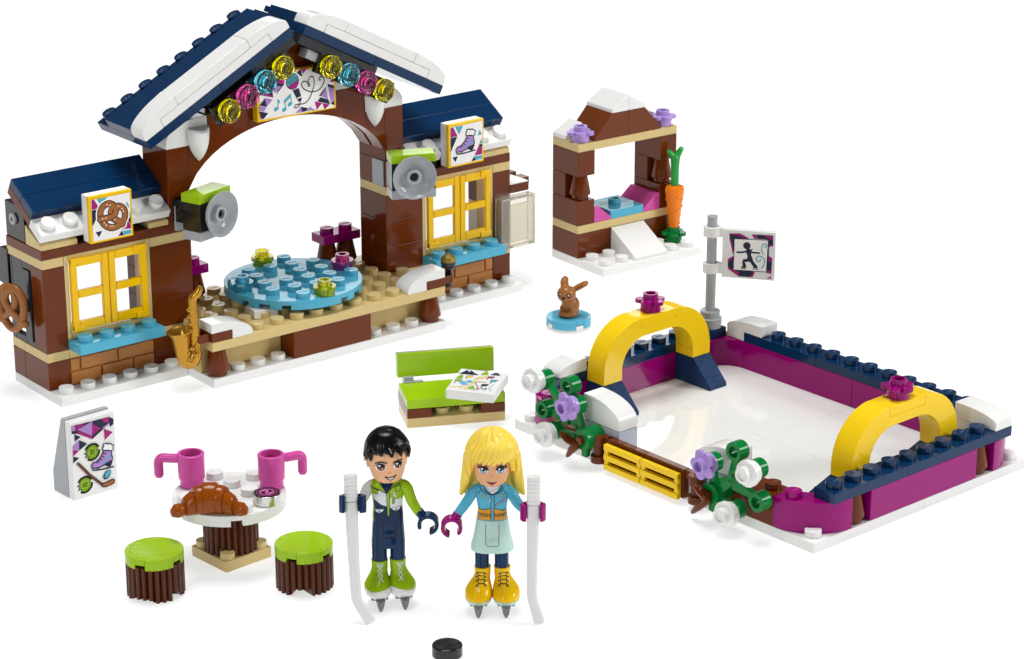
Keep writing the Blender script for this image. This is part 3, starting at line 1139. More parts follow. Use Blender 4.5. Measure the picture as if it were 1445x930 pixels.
# ------------------------------------------------------------------ lookout hut
HUT = (28.151, -.8, -.034)
def hw(x, y, z=0):
    c, s = math.cos(HUT[2]), math.sin(HUT[2])
    return (HUT[0] + c * x - s * y, HUT[1] + s * x + c * y, z)
t = thing('snow_hut', 'small brown brick hut with snowy peaked top and white ramp', 'hut', hw(0, 0), HUT[2])
b = MB(); b.box(0, 6, 0, 4, 0, .4); b.studs([.5, 1.5], [.5, 1.5], .4); b.studs([4.5, 5.5], [.5], .4); b.stud(4.5, 1.5, .4); b.build('base_plate', 'white', t)
b = MB(); b.box(0, 2, 2, 4, .4, 1.6); b.box(4, 6, 2, 4, .4, 1.6); b.box(2, 4, 2.1, 4, .4, 1.6); b.build('lower_wall', 'brown', t)
b = MB(); b.prism([(2, .4), (.12, .4), (.12, .56), (1.96, 1.6), (2, 1.6)], 'x', 2, 4); b.build('ramp', 'white', t)
b = MB(); b.box(0, 6, 2, 4, 1.6, 2.0); b.build('floor_band', 'tan', t)
for x in (0, 5):
    b = MB(); b.box(x, x + 1, 2, 4, 2, 3.2); b.box(x, x + 1, 3, 4, 3.2, 4.4); b.box(x, x + 1, 2, 4, 4.4, 5.6); p = b.build('pillar', 'brown', t)
    b = MB(); cone_shape(b, x + .5, 2.5, 3.2); b.build('lantern', 'brown', p)
b = MB(); b.box(0, 6, 2, 4, 5.6, 6.0); b.build('roof_band', 'tan', t)
b = MB()
b.prism([(1, 6), (3, 6), (3, 7.2), (2, 7.2), (1, 6.08)], 'y', 2, 4); b.prism([(5, 6), (3, 6), (3, 7.2), (4, 7.2), (5, 6.08)], 'y', 2, 4)
b.build('roof', 'brown_rough', t)
b = MB()
b.prism([(2, 7.2), (3, 7.2), (3, 7.95), (2, 7.38)], 'y', 2, 4); b.prism([(4, 7.2), (3, 7.2), (3, 7.95), (4, 7.38)], 'y', 2, 4)
b.build('snow_cap', 'white', t, bevel=.035)
for pts in ([(0, 6), (1, 6), (1, 6.72), (0, 6.2)], [(6, 6), (5, 6), (5, 6.72), (6, 6.2)]):
    b = MB(); b.prism(pts, 'y', 3, 4); b.build('snow_corner', 'white', t, bevel=.035)
for pts in ([(4, 2), (5, 2), (5, 2.8), (4.78, 2.8), (4, 2.16)], [(2, 2), (1, 2), (1, 2.8), (1.22, 2.8), (2, 2.16)]):
    b = MB(); b.prism(pts, 'y', 2, 4); b.build('cushion', 'pink', t, bevel=.03)
b = MB(); b.box(2, 4, 2, 4, 2, 2.4); b.stud(3, 3, 2.4, hollow=True); b.build('nest_plate', 'azure', t)
b = MB(); flower_mesh(b)
fl0 = b.build('hut_flower', 'lavender', bevel=.015)
fl0.scale = (1.05, 1.05, 1.0); fl0.location = hw(.5, 2.5, 6.0); fl0.rotation_euler = (0, 0, .3)
tag(fl0, 'lavender flower at the left corner of the hut roof band', 'flower', 'lavender flowers on the hut')
fl1 = fl0.copy(); C.objects.link(fl1); fl1.location = hw(5.5, 2.5, 6.0); fl1.rotation_euler = (0, 0, .8)
tag(fl1, 'lavender flower at the right corner of the hut roof band', 'flower')

t = thing('carrot', 'orange carrot with green top standing upright on the hut base', 'carrot', hw(5.5, 1.5, .4), .2)
b = MB(); flower_mesh(b); b.build('leaf_ring', 'green', t, bevel=.015)
b = MB()
prof = [(0, .45), (.22, .45), (.25, .6), (.3, 1.2), (.38, 1.9), (.46, 2.45), (.47, 2.62), (.42, 2.76), (.25, 2.82), (0, 2.82)]
b.lathe(prof, seg=36, rf=lambda a: 1 + .015 * math.sin(5 * a))
for i, (a, z) in enumerate(((0.3, 2.3), (2.2, 2.1), (4.2, 2.35), (1.2, 1.7), (3.3, 1.5), (5.2, 1.8), (-.6, 1.3), (-1.6, 2.2), (-2.1, 1.65), (-1.1, .95))):
    r = .22 + .24 * (z - .45) / 2.1
    b.tube([(r * math.cos(a - .35), r * math.sin(a - .35), z + .02), ((r + .02) * math.cos(a), (r + .02) * math.sin(a), z - .04), (r * math.cos(a + .35), r * math.sin(a + .35), z)], .03, 6, 3)
b.build('root', 'orange', t, bevel=0)
b = MB()
b.tube([(0, 0, 2.75), (0, 0, 3.6), (0, 0, 4.2)], [.2, .2, .24], 14, 3)
b.tube([(0, 0, 4.0), (-.12, .08, 4.3), (-.27, .16, 4.5)], [.2, .19, .14], 12, 4, flat=.8)
b.tube([(0, 0, 4.0), (.12, -.08, 4.35), (.26, -.16, 4.6)], [.2, .19, .15], 12, 4, flat=.8)
b.build('leaf_stem', 'leaf_green', t, bevel=0)

# bunny on its disc
t = thing('bunny_stand', 'azure round tile over a thin white disc under the bunny', 'stand', (22.45, -5.15, 0), rad(-38))
b = MB(); b.rplate(1.0, .16, .52, [rad(-60), rad(-150), rad(120), rad(30)], .22, seg=96, depth=.62); b.build('disc', 'azure', t)
b = MB(); b.cyl((0, 0, 0), .97, .34, seg=64); b.cyl((0, 0, 0), 1.0, .13, seg=64); b.build('foot', 'white', t, bevel=.03)
t = thing('bunny', 'small brown toy bunny with one raised ear sitting on the azure disc', 'bunny', (22.45, -5.15, .52), rad(-38 - 18))
b = MB()
b.ball((0, -.02, .16), (.47, .5, .2)); b.ball((.1, .12, .5), (.36, .36, .42)); b.ball((0, -.08, .62), (.3, .3, .3)); b.ball((-.06, -.16, 1.06), (.43, .42, .4)); b.ball((-.08, -.45, .94), (.2, .14, .15))
b.ball((-.26, -.16, .42), (.1, .2, .12)); b.ball((.2, -.2, .42), (.1, .2, .12)); b.ball((.05, .48, .3), (.14, .14, .14)); b.ball((.3, .05, .25), (.16, .3, .2))
b.tube([(-.2, .05, 1.3), (-.27, .22, 1.5), (-.27, .36, 1.58)], [.19, .19, .16], 12, 4)
b.tube([(.14, .0, 1.2), (.42, .1, 1.36), (.7, .2, 1.52)], [.16, .23, .2], 14, 5, flat=.6)
bo = b.build('body', 'bunny_brown', t, bevel=0, remesh=.03)
b = MB()
b.ball((-.26, -.5, 1.12), (.085, .05, .105), seg=14, rings=8); b.ball((.13, -.51, 1.1), (.085, .05, .105), seg=14, rings=8); b.ball((-.09, -.58, .98), (.09, .05, .055), seg=14, rings=8)
b.build('face', 'ink_black', t, bevel=0)
b = MB()
b.ball((-.245, -.545, 1.15), (.03, .02, .035), seg=10, rings=6); b.ball((.145, -.555, 1.13), (.03, .02, .035), seg=10, rings=6)
b.build('eye_glint', 'ink_white', t, bevel=0)
b = MB(); b.tube([(.24, -.08, 1.28), (.44, -.03, 1.38), (.62, .03, 1.48)], [.05, .1, .08], 10, 4, flat=.5); b.build('inner_ear', 'ink_dark_brown', t, bevel=0)

# ------------------------------------------------------------------ bench and map
t = thing('park_bench', 'lime green bench with brown ends on a tan plinth', 'bench', (9.687, -10.54, 0), rad(-25.85))
b = MB(); b.box(0, 4, 0, 2, 0, .4); b.studs([1.5, 2.5], [.5, 1.5], .4); b.build('plinth', 'tan', t)
for x in (0, 3):
    b = MB(); b.prism([(0, .4), (2, .4)] + arc(1.95, .7, .18, .3, -60, 90, 6) + [(1.99, .8), (0, .8)], 'x', x, x + 1); b.build('seat_support', 'brown', t)
b = MB(); b.box(0, 4, 0, 1, .8, 1.2); b.box(0, 4, 1, 2.0, .8, 1.2); b.build('seat', 'lime', t)
Tb = Matrix.Translation(V(0, 2.12, 1.3)) @ Matrix.Rotation(rad(-5), 4, 'X')
b = MB(Tb); b.box(0, 4, .0, .22, .06, 1.06); bk = b.build('backrest', 'lime', t)
b = MB(Tb); b.box(0, 4, .22, .42, .06, 1.05); b.build('back_plate', 'grey', bk)
for x in (.22, 3.22):
    b = MB(); b.box(x, x + .42, 1.95, 2.4, 1.0, 1.42); b.box(x, x + .8, 1.86, 2.1, 1.2, 1.25); b.build('back_hinge', 'grey', t)
c_, s_ = math.cos(rad(-25.85)), math.sin(rad(-25.85))
o_ = V(9.687 + c_ * 1.52 - s_ * -.2, -10.54 + s_ * 1.52 + c_ * -.2, 1.225)
t = thing('trail_map', 'white square tile printed with a ski trail map lying askew on the bench', 'map', o_, rad(-25.85 - 29.0))
t.rotation_euler = (rad(4.5), 0, rad(-25.85 - 29.0))
b = MB(); b.box(0, 2, 0, 2.08, 0, .4); b.build('tile', 'white', t, bevel=.03)
A = Art(O=(0, 0, .404), U=(1, 0, 0), Vv=(0, 1, 0), N=(0, 0, 1), px=pxmap((105, 435), (1085, 545), (395, 88), 2, 2.08))
A.poly([(360, 182), (470, 145), (560, 115), (620, 170), (690, 175), (765, 220), (600, 205)], 'ink_navy')
A.poly([(535, 132), (575, 118), (600, 150), (570, 165)], 'ink_pale')
A.poly([(655, 165), (690, 160), (720, 195), (690, 185)], 'ink_pale')
A.poly([(1000, 222), (1080, 200), (1150, 178), (1215, 242), (1100, 232)], 'ink_navy')
A.poly([(1120, 192), (1150, 180), (1170, 205)], 'ink_pale')
A.blob([(310, 258), (380, 212), (440, 200), (440, 262)], 'ink_lime', 3)
A.blob([(815, 212), (900, 165), (945, 160), (965, 215), (890, 222)], 'ink_lime', 3)
A.blob([(545, 430), (620, 395), (680, 390), (690, 440), (620, 448)], 'ink_lime', 3)
A.blob([(385, 330), (460, 305), (540, 345), (550, 365), (470, 378)], 'ink_sky', 4)
A.blob([(510, 310), (590, 300), (655, 315), (600, 345), (560, 335)], 'ink_azure', 4)
A.stroke([(180, 395), (300, 395), (420, 392), (462, 408), (400, 430)], .05, 'ink_yellow', curve=3)
A.stroke([(680, 355), (690, 300), (740, 265), (920, 245), (905, 275), (720, 285), (668, 340), (560, 385), (510, 420), (520, 450)], .055, 'ink_yellow', curve=3)
A.stroke([(920, 345), (830, 335), (730, 330), (725, 370), (765, 410), (735, 445), (680, 465)], .04, 'ink_red', curve=3)
for (x, y, m) in ((525, 222, 'ink_yellow'), (300, 280, 'ink_lime'), (960, 250, 'ink_red'), (1025, 310, 'ink_azure'), (840, 375, 'ink_navy')):
    A.poly([(x, y), (x + 140, y + 5), (x + 110, y + 33), (x, y + 28)], m)
    A.stroke([(x - 12, y + 55), (x + 5, y - 2), (x + 145, y + 5)], .03, 'ink_navy')
A.stroke([(760, 465), (780, 445), (900, 435), (940, 450), (900, 470), (850, 455)], .03, 'ink_navy', curve=3)
A.stroke([(1080, 385), (990, 440), (1040, 490)], .035, 'ink_sky', curve=3)
A.build('print', t)

# ------------------------------------------------------------------ ice rink
RK = (13.903, -29.155, .054)
def rw(x, y, z=0):
    c, s = math.cos(RK[2]), math.sin(RK[2])
    return (RK[0] + c * x - s * y, RK[1] + s * x + c * y, z)


rink = thing('ice_rink', 'rectangular toy ice rink with magenta walls, navy studded rails and white snow slopes', 'ice rink', rw(0, 0), RK[2])
b = MB(); b.box(0, 6, 0, 8, 0, .4); b.box(6, 12, 0, 8, 0, .4); b.box(0, 6, 8, 16, 0, .4); b.box(6, 12, 8, 16, 0, .4)
for x, y in ((.5, .5), (11.5, .5), (.5, 15.5), (11.5, 15.5)):
    b.stud(x, y, .4)
b.build('base_plate', 'white', rink)
b = MB()
for x0, x1 in ((.9, 6), (6, 11.1)):
    for y0, y1 in ((.9, 8), (8, 15.1)):
        b.box(x0, x1, y0, y1, .38, .415, .004)
b.build('ice', 'ice', rink, bevel=.006)
# rounded corner walls
for cx, cy, a0 in ((2, 2, 180), (10, 2, 270), (10, 14, 0), (2, 14, 90)):
    b = MB(); b.prism(arc(cx, cy, 2, 2, a0, a0 + 90, 16) + arc(cx, cy, 1, 1, a0 + 90, a0, 14), 'z', .4, 1.6)
    sx = .5 if cx < 5 else 11.5
    if cx < 5:
        b.stud(.5, 1.5 if cy < 8 else 14.5, 1.6)
        b.stud(1.5, .5 if cy < 8 else 15.5, 1.6)
    b.build('corner_wall', 'magenta', rink, bevel=.03)
b = MB(); b.box(3, 9, 0, 1, .4, 1.6); b.build('side_wall', 'magenta', rink)
b = MB(); b.box(2, 10, 15, 16, .4, 1.6); b.build('side_wall', 'magenta', rink)
b = MB(); b.box(11, 12, 2, 8, .4, 1.6); b.box(11, 12, 8, 14, .4, 1.6); b.build('side_wall', 'magenta', rink)
for x in (2.5, 9.5):
    b = MB(); cone_shape(b, x, .5, .4); b.build('rail_support', 'brown', rink)
b = MB(); b.box(1, 5, 0, 1, 1.6, 2); b.box(5, 11, 0, 1, 1.6, 2); b.studs([1.5 + i for i in range(9)], [.5], 2); b.build('rail', 'navy', rink)
b = MB(); b.box(1, 7, 15, 16, 1.6, 2); b.box(7, 11, 15, 16, 1.6, 2); b.studs([3.5 + i for i in range(7)], [15.5], 2); b.build('rail', 'navy', rink)
b = MB(); b.box(11, 12, 2, 10, 1.6, 2); b.box(11, 12, 10, 14, 1.6, 2); b.studs([11.5], [2.5 + i for i in range(11)], 2); b.build('rail', 'navy', rink)
# snow slopes on the rails
def slope(axis, a0, a1, c0, c1, zb, lo, hi, low_end):
    """curved slope along one axis, low at low_end"""
    p = curve_pts(a0, zb + lo, a0 + (a1 - a0) * .85, zb + hi) + [(a1, zb + hi), (a1, zb), (a0, zb)]
    if low_end:
        p = [(a0 + a1 - q[0], q[1]) for q in p]
    b = MB(); b.prism(p, axis, c0, c1); return b
b = slope('y', 1.5, 3, 15, 16, 2.0, .15, .56, 0); b.build('snow_slope', 'white', rink, bevel=.04)
b = slope('x', 0, 2, 10, 11, 2.0, .3, .66, 0); b.box(10, 11, 1, 2, 1.6, 2.0); b.build('snow_slope', 'white', rink, bevel=.04)
b = slope('x', 13, 15, 11, 12, 2.0, .12, .5, 1); b.box(11, 12, 14, 15, 1.6, 2.02); b.build('snow_slope', 'white', rink, bevel=.04)
b = slope('x', 10, 12, 0, 1, 1.62, .25, 1.05, 0); b.build('snow_slope', 'white', rink, bevel=.04)
b = slope('x', 4, 6, 0, 1, 1.62, .25, 1.05, 1); b.build('snow_slope', 'white', rink, bevel=.04)
b = MB(); b.box(0, 1, 10, 12, .4, 1.6); b.build('front_wall', 'white_in_shade', rink)
b = MB(); b.box(0, 1, 4, 6, .4, 1.6); b.build('front_wall', 'white_in_shade', rink)
b = MB(); b.box(0, 1, 12, 14, .4, 1.0); b.box(-.02, .5, 11.2, 12, .42, 1.2); b.build('front_block', 'brown', rink)
b = MB(); b.box(0, 1, 2, 4, .4, 1.6); b.stud(.5, 2.5, 1.6); b.box(-.02, .5, 4, 4.8, .42, 1.2); b.build('front_block', 'brown', rink)

# gate hung between the two shrubs
t = thing('rink_gate', 'yellow slatted double gate on brown hinge posts at the rink front', 'gate', rw(0, 6.2), RK[2])
b = MB(); b.box(-.3, 0.02, .0, 2.1, .2, 1.36); b.box(-.3, 0.02, 2.1, 4.2, .2, 1.36); b.build('back_bar', 'brown', t)
for y in (-.62, 4.62):
    b = MB(); b.cyl((-.26, y, .98), .32, .38); b.cyl((-.26, y, .25), .32, .3); b.cyl((-.26, y, .5), .2, .5); b.box(-.28, .0, min(y, y + (.6 if y < 0 else -.6)), max(y, y + (.6 if y < 0 else -.6)), 1.05, 1.36)
    p = b.build('hinge_post', 'brown', t)
    b = MB(); b.box(-.2, .0, y - .48, y - .34, .35, .95); b.box(-.2, 0, y + .34, y + .48, .35, .95); b.build('hinge_clip', 'grey', p)
for y in (.1, 2.1):
    b = MB()
    for z in (.18, .58, .98):
        b.box(-.56, -.34, y, y + 1.98, z, z + .24)
    for yy in (y + .0, y + 1.76):
        b.box(-.52, -.32, yy, yy + .22, .2, 1.2)
    b.build('grille', 'goal_yellow', t, bevel=.03)

# goals
def goal(label, loc, rz):
    t = thing('goal', label, 'goal', loc, rz, 'yellow arch goals in the rink')
    out = [(0, 1.6)] + [(0, 2.0)] + arc(2.0, 2.0, 2.0, 2.0, 180, 90, 12)[1:] + [(2, 3.6), (4, 3.6)] + arc(4.0, 2.0, 2.0, 2.0, 90, 0, 12) + [(6, 1.6)]
    inn = [(5, 1.6), (5, 2.0)] + arc(3.7, 2.0, 1.3, 1.22, 0, 90, 9) + arc(2.3, 2.0, 1.3, 1.22, 90, 180, 9) + [(1, 1.6)]
    out = [p for i, p in enumerate(out) if i == 0 or (abs(p[0] - out[i - 1][0]) + abs(p[1] - out[i - 1][1])) > .01]
    b = MB(); b.prism(out + inn, 'y', 0, 1); b.build('arch', 'goal_yellow', t)
    b = MB(); b.box(2, 4, 0, 1, 3.6, 4.0); b.build('top_tile', 'goal_yellow', t)
    for x in (0, 5):
        b = MB(); b.prism([(1, .42), (-1, .42), (-1, .58), (0, 1.6), (1, 1.6)], 'x', x, x + 1); b.build('foot', 'navy_rough', t)
    return t


goal('yellow arch goal at the far end of the rink, nearer the flagpole', rw(3, 14), RK[2])
goal('yellow arch goal at the near right end of the rink, behind the studded rail', rw(9, 2), RK[2] + PI)
b = MB(); flower_mesh(b)
f0 = b.build('goal_flower', 'magenta', bevel=.015)
f0.location = rw(6, 14.5, 4.0); f0.rotation_euler = (0, 0, -.2)
tag(f0, 'magenta flower on top of the far yellow goal', 'flower', 'magenta flowers on the goals')
f1 = f0.copy(); C.objects.link(f1); f1.location = rw(6, 1.5, 4.0)
tag(f1, 'magenta flower on top of the near right yellow goal', 'flower')

# flag
t = thing('flagpole', 'grey flagpole with a white flag showing a dark figure skater', 'flag', rw(10.5, 15.5, 2.0), RK[2])
b = MB(); b.lathe([(0, 0), (.5, 0), (.5, .42), (.42, .44), (.42, .72), (.36, .74), (0, .74)], seg=32); b.build('base_ring', 'grey', t)
b = MB(); b.cyl((0, 0, .7), .21, 4.1, seg=24); b.cyl((0, 0, 4.78), .225, .07, seg=24); b.build('pole', 'grey', t)
FT = Matrix.Rotation(rad(-55), 4, 'Z')
b = MB(FT)
b.box(.45, 2.68, -.14, .14, 2.25, 4.35)
b.box(.2, .5, -.14, .14, 3.98, 4.4, .0); b.box(.2, .5, -.14, .14, 2.4, 2.84, .0)
b.ring((0, 0, 3.98), .36, .215, .43); b.ring((0, 0, 2.4), .36, .215, .43)
# opening between the clips stays free: the panel starts outside it
fl = b.build('flag', 'white', t, bevel=.03)
Fn = lambda u, v, h: FT @ V(.45 + u, -.142 - h, 2.25 + v)
A = Art(fn=Fn, px=pxmap((45, 742), (770, 832), (60, 85), 2.23, 2.1))
A.poly([(150, 150), (300, 158), (420, 232), (225, 235), (214, 420), (165, 240)], 'ink_navy')
A.poly([(135, 500), (212, 462), (208, 655), (480, 690), (505, 702), (470, 765), (285, 742), (135, 632)], 'ink_navy')
A.poly([(455, 178), (745, 212), (748, 350), (690, 362), (690, 500), (735, 520), (725, 735), (660, 712), (660, 260), (490, 240)], 'ink_navy')
A.poly([(150, 150), (300, 158), (420, 232), (370, 232), (260, 180), (165, 165)], 'ink_magenta')
A.poly([(150, 200), (180, 230), (214, 400), (205, 440)], 'ink_magenta')
A.poly([(135, 495), (205, 462), (205, 490), (140, 540)], 'ink_magenta')
A.poly([(135, 600), (290, 690), (285, 742), (135, 632)], 'ink_magenta')
A.poly([(470, 765), (505, 702), (480, 700), (435, 760)], 'ink_magenta')
A.poly([(455, 178), (520, 188), (545, 240), (490, 240)], 'ink_magenta')
A.poly([(610, 205), (700, 250), (745, 280), (745, 230), (690, 210)], 'ink_magenta')
A.poly([(690, 340), (745, 325), (746, 352), (690, 365)], 'ink_magenta')
A.poly([(690, 490), (738, 515), (735, 548), (690, 570)], 'ink_magenta')
A.poly([(672, 680), (728, 690), (725, 733), (672, 715)], 'ink_magenta')
A.poly([(655, 790), (725, 762), (722, 795)], 'ink_magenta')
A.poly([(216, 220), (684, 268), (662, 706), (208, 655)], 'ink_navy')
A.poly([(226, 230), (676, 275), (655, 695), (216, 645)], 'ink_white')
A.disc((392, 328), .155, 'ink_navy')
A.poly([(340, 325), (350, 295), (432, 320), (432, 340)], 'ink_navy')
A.stroke([(262, 410), (320, 415), (400, 405)], .08, 'ink_navy')
A.stroke([(445, 420), (500, 430), (560, 437)], .075, 'ink_navy')
A.poly([(375, 395), (400, 370), (435, 372), (455, 395), (450, 460), (475, 520), (465, 548), (425, 552), (395, 540), (400, 470)], 'ink_navy')
A.poly([(440, 385), (475, 370), (455, 405)], 'ink_navy')
A.stroke([(440, 525), (350, 530), (350, 560), (365, 612)], .13, 'ink_navy')
A.stroke([(450, 530), (480, 580), (515, 622)], .14, 'ink_navy')
A.poly([(320, 605), (380, 602), (385, 632), (318, 625)], 'ink_navy'); A.stroke([(312, 634), (385, 646)], .03, 'ink_navy')
A.poly([(480, 615), (530, 608), (545, 645), (482, 640)], 'ink_navy'); A.stroke([(472, 650), (552, 660)], .03, 'ink_navy')
A.stroke([(615, 460), (592, 400), (600, 340), (630, 318), (658, 335), (650, 362), (630, 355)], .045, 'ink_azure', curve=3)
A.stroke([(600, 640), (635, 580), (625, 520), (570, 478), (525, 495), (530, 540), (565, 552), (578, 528)], .045, 'ink_azure', curve=3)
A.build('print', fl)

# shrubs at the rink front, a flat branching plant with flowers
def shrub(label, y0, hub, rings, links, whites, lilac, leafpts):
    t = thing('flowering_shrub', label, 'plant', rw(0, y0), RK[2], 'green flowering shrubs on the rink front')
    b = MB()
    X0, X1 = -.72, -.46
    def branch(p, q, w0=.2, w1=.13):
        d = V(0, q[0] - p[0], q[1] - p[1]); d.normalize(); n = V(0, -d.z, d.y)
        P, Q = V(0, *p), V(0, *q)
        pts = [(P - n * w0), (Q - n * w1), (Q + n * w1), (P + n * w0)]
        b.prism([(k.y - y0, k.z) for k in pts], 'x', X0, X1, .02)
    for p, q in links:
        branch(p, q)
    b.ring((-.88, hub[0] - y0, hub[1]), .42, .16, .9, 'x', 28)
    for (y, z) in rings:
        b.ring((-.86, y - y0, z), .37, .2, .5, 'x', 28)
    b.build('branches', 'green', t, bevel=.03)
    for (y, z) in whites:
        b = MB(); b.lathe(round_plate_profile(), (-.86, y - y0, z), '-x', 30)
        b.cyl((-1.2, y - y0, z), .3, .25, '-x'); b.build('white_flower', 'white', t, bevel=.03)
    b = MB(); flower_mesh(b, Matrix.Translation(V(-.84, lilac[0] - y0 - .06, lilac[1] + .06)) @ AX['-x'] @ Matrix.Rotation(.4, 4, 'Z') @ Matrix.Diagonal((.95, .95, .9, 1))); b.build('lilac_flower', 'lavender', t, bevel=.02)
    b = MB(); b.tube([(-1.02, p[0] - y0, p[1]) for p in leafpts], [.1, .2, .19, .2, .1][:len(leafpts)], 12, 5, flat=.8); b.cyl((-.7, hub[0] - y0, hub[1]), .16, .35, '-x'); b.build('twig', 'brown', t, bevel=0)


shrub('green shrub with two white flowers and a lilac one, left of the yellow gate', 12, (11.15, 1.2), [(13.55, 2.95), (12.05, 3.12), (13.45, 1.75), (11.72, 2.4), (12.95, .98)],
      [((11.15, 1.2), (12.1, 1.9)), ((12.0, 1.75), (13.45, 2.9)), ((12.1, 2.0), (12.05, 3.0)), ((12.1, 1.65), (13.35, 1.75)), ((11.5, 1.5), (11.7, 2.35)), ((11.3, 1.1), (12.9, 1.0)), ((11.15, 1.1), (11.2, .45))],
      [(13.6, 3.0), (12.9, .98)], (11.72, 2.42), [(12.12, 1.22), (11.75, 1.1), (11.3, 1.0), (11.5, .75), (11.75, .42)])
shrub('green shrub with two white flowers and a lilac one, right of the yellow gate', 4, (4.35, 1.14), [(4.5, 2.28), (3.25, 3.12), (2.3, 2.72), (2.08, 1.55), (3.3, .8)],
      [((4.35, 1.14), (3.4, 1.9)), ((3.5, 1.8), (3.25, 3.0)), ((3.4, 2.0), (2.4, 2.65)), ((3.4, 1.8), (2.15, 1.6)), ((4.3, 1.2), (4.5, 2.2)), ((4.2, 1.0), (3.4, .8)), ((4.35, 1.1), (4.4, .4))],
      [(2.2, 2.72), (3.22, .8)], (4.42, 2.32), [(4.9, 1.3), (4.62, 1.22), (4.3, 1.0), (4.7, .6), (5.0, .28)])

# ------------------------------------------------------------------ cafe table group
TB = (-2.35, -16.55, rad(5))
def tw(x, y, z):
    c, s = math.cos(TB[2]), math.sin(TB[2])
    return (TB[0] + c * x - s * y, TB[1] + s * x + c * y, z)


def bark(mb, r, z0, z1, notches=(), flutes=15, seg=180):
    R0, R1 = [], []
    for i in range(seg):
        a = 2 * PI * i / seg
        k = r * (1.01 - .15 * (1 - abs(math.sin(flutes * a))) ** 1.6)
        z = z0
        for n, w, d in notches:
            if abs((a - n + PI) % (2 * PI) - PI) < w:
                z = z0 + d
        R0.append((k * math.cos(a), k * math.sin(a), z)); R1.append((k * math.cos(a), k * math.sin(a), z1))
    mb.rings([R0, R1])


t = thing('cafe_table', 'small round white studded table on a fluted log foot and tan base', 'table', TB[:2] + (0,), TB[2])
b = MB(); b.box(-1, 1, -1, 1, 0, .4); b.studs([-.5, .5], [-.5, .5], .4)
for sx in (-1, 1):
    for sy in (-1, 1):
        b.cyl((sx * .7, sy * .7, .39), .26, .24)
b.build('base_plate', 'tan', t)
b = MB(); bark(b, .97, .42, 2.05, [(rad(-130), .2, .16), (rad(140), .15, .12), (rad(-40), .15, .16)], 13); b.build('log_foot', 'bark', t, bevel=0)
b = MB(); b.rplate(2.0, 2.0, 2.4, [rad(a) for a in (-120, -10, 60, 170)], .26, seg=120, depth=.55)
for x in (-1.5, -.5, .5, 1.5):
    for y in (-1.5, -.5, .5, 1.5):
        if abs(x) > 1 and abs(y) > 1 or (x, y) in ((-.5, 1.5), (1.5, -.5), (.5, -1.5), (-1.5, -.5)):
            continue
        b.stud(x, y, 2.4)
b.build('table_top', 'white', t)
b = MB(); b.box(-.75, -.45, -.98, -.85, 1.85, 2.15); b.build('table_pin', 'yellow', t)


def mug(label, p, ang):
    t = thing('mug', label, 'mug', p, ang, 'pink mugs on the round table')
    b = MB(); b.lathe([(0, 0), (.42, 0), (.42, .27), (.47, .32), (.485, 1.22), (.45, 1.25), (.36, 1.25), (.34, .4), (0, .4)], seg=36); b.build('cup', 'pink', t)
    b = MB(); b.tube([(.44, 0, 1.0), (.75, 0, 1.0), (1.02, 0, 1.0), (1.13, 0, .93), (1.17, 0, .8), (1.17, 0, .55), (1.17, 0, .36)], [.17] * 7, 14, 4); b.build('handle', 'pink', t, bevel=0)


mug('pink mug on the left of the round table, handle pointing left', tw(-.5, 1.5, 2.4), rad(-38.3 + 180 - 6))
mug('pink mug on the right of the round table, handle pointing right', tw(1.5, -.5, 2.4), rad(-38.3 + 26))
t = thing('croissant', 'glossy brown croissant lying on the front left of the white table', 'croissant', tw(-1.42, -.78, 2.4), rad(-38.3 + 4))
b = MB()
def cpos(x):
    return V(x, -.42 * x * x / 1.2, 0)
prof = [(-1.27, .06), (-1.25, .16), (-1.13, .26), (-1.0, .255), (-.88, .21), (-.87, .3), (-.8, .36), (-.62, .43), (-.56, .42), (-.55, .5), (-.42, .53), (-.27, .53), (-.26, .57), (-.2, .58), (0, .58)]
prof = prof + [(-x, r) for x, r in prof[-2::-1]]
R = []
for x, r in prof:
    d = V(1, -.7 * x, 0).normalized(); n = V(-d.y, d.x, 0); c0 = cpos(x)
    c0.z = max(r * .8, .2) + .02
    R.append([tuple(c0 + n * r * .85 * math.cos(2 * PI * k / 24) + V(0, 0, max(-c0.z + .01, r * math.sin(2 * PI * k / 24)))) for k in range(24)])
b.rings(R, True)
b.build('pastry', 'croissant', t, bevel=.012, fix=True)
t = thing('round_tin', 'small silver tin with dark pink swirl lid on the white table', 'tin', tw(.5, -1.5, 2.4), rad(-38.3))
b = MB(); b.cyl((0, 0, 0), .49, .38, seg=48); b.build('can', 'chrome', t, bevel=.03)
A = Art(O=(0, 0, .382), U=(1, 0, 0), Vv=(0, 1, 0), N=(0, 0, 1))
A.disc((0, 0), .44, 'ink_black')
for k in range(30):
    a = 2 * PI * k / 30
    A.disc((.35 * math.cos(a), .35 * math.sin(a)), .02, 'ink_pink')
A.disc((0, 0), .265, 'ink_pink'); A.disc((0, 0), .215, 'ink_black')
A.stroke([(-.17, .06), (-.1, .14), (.02, .1), (.0, 0), (-.02, -.08), (.08, -.13), (.16, -.05)], .085, 'ink_pink', curve=4)
A.build('lid_print', t)

st = [('round stool with lime seat and fluted log base, left of the table', (-5.93, -17.39), .5, [(rad(-100), .2, .2), (rad(180), .45, .1), (rad(20), .3, .25)]),
      ('round stool with lime seat and fluted log base, right of the table', (-1.63, -20.1), .2, [(rad(-140), .35, .24), (rad(-20), .3, .26), (rad(100), .3, .2)])]
for lab, p, a, nt_ in st:
    t = thing('stool', lab, 'stool', p + (0,), a, 'log stools at the round table')
    b = MB(); bark(b, .99, 0, 1.28, nt_, 13); b.build('log_base', 'bark', t, bevel=0)
    b = MB(); b.rplate(1.0, 1.2, 1.6, [rad(-150) - a, rad(-70) - a, rad(20) - a, rad(110) - a], .2, seg=96, depth=.45); b.build('seat', 'lime', t, bevel=.03)

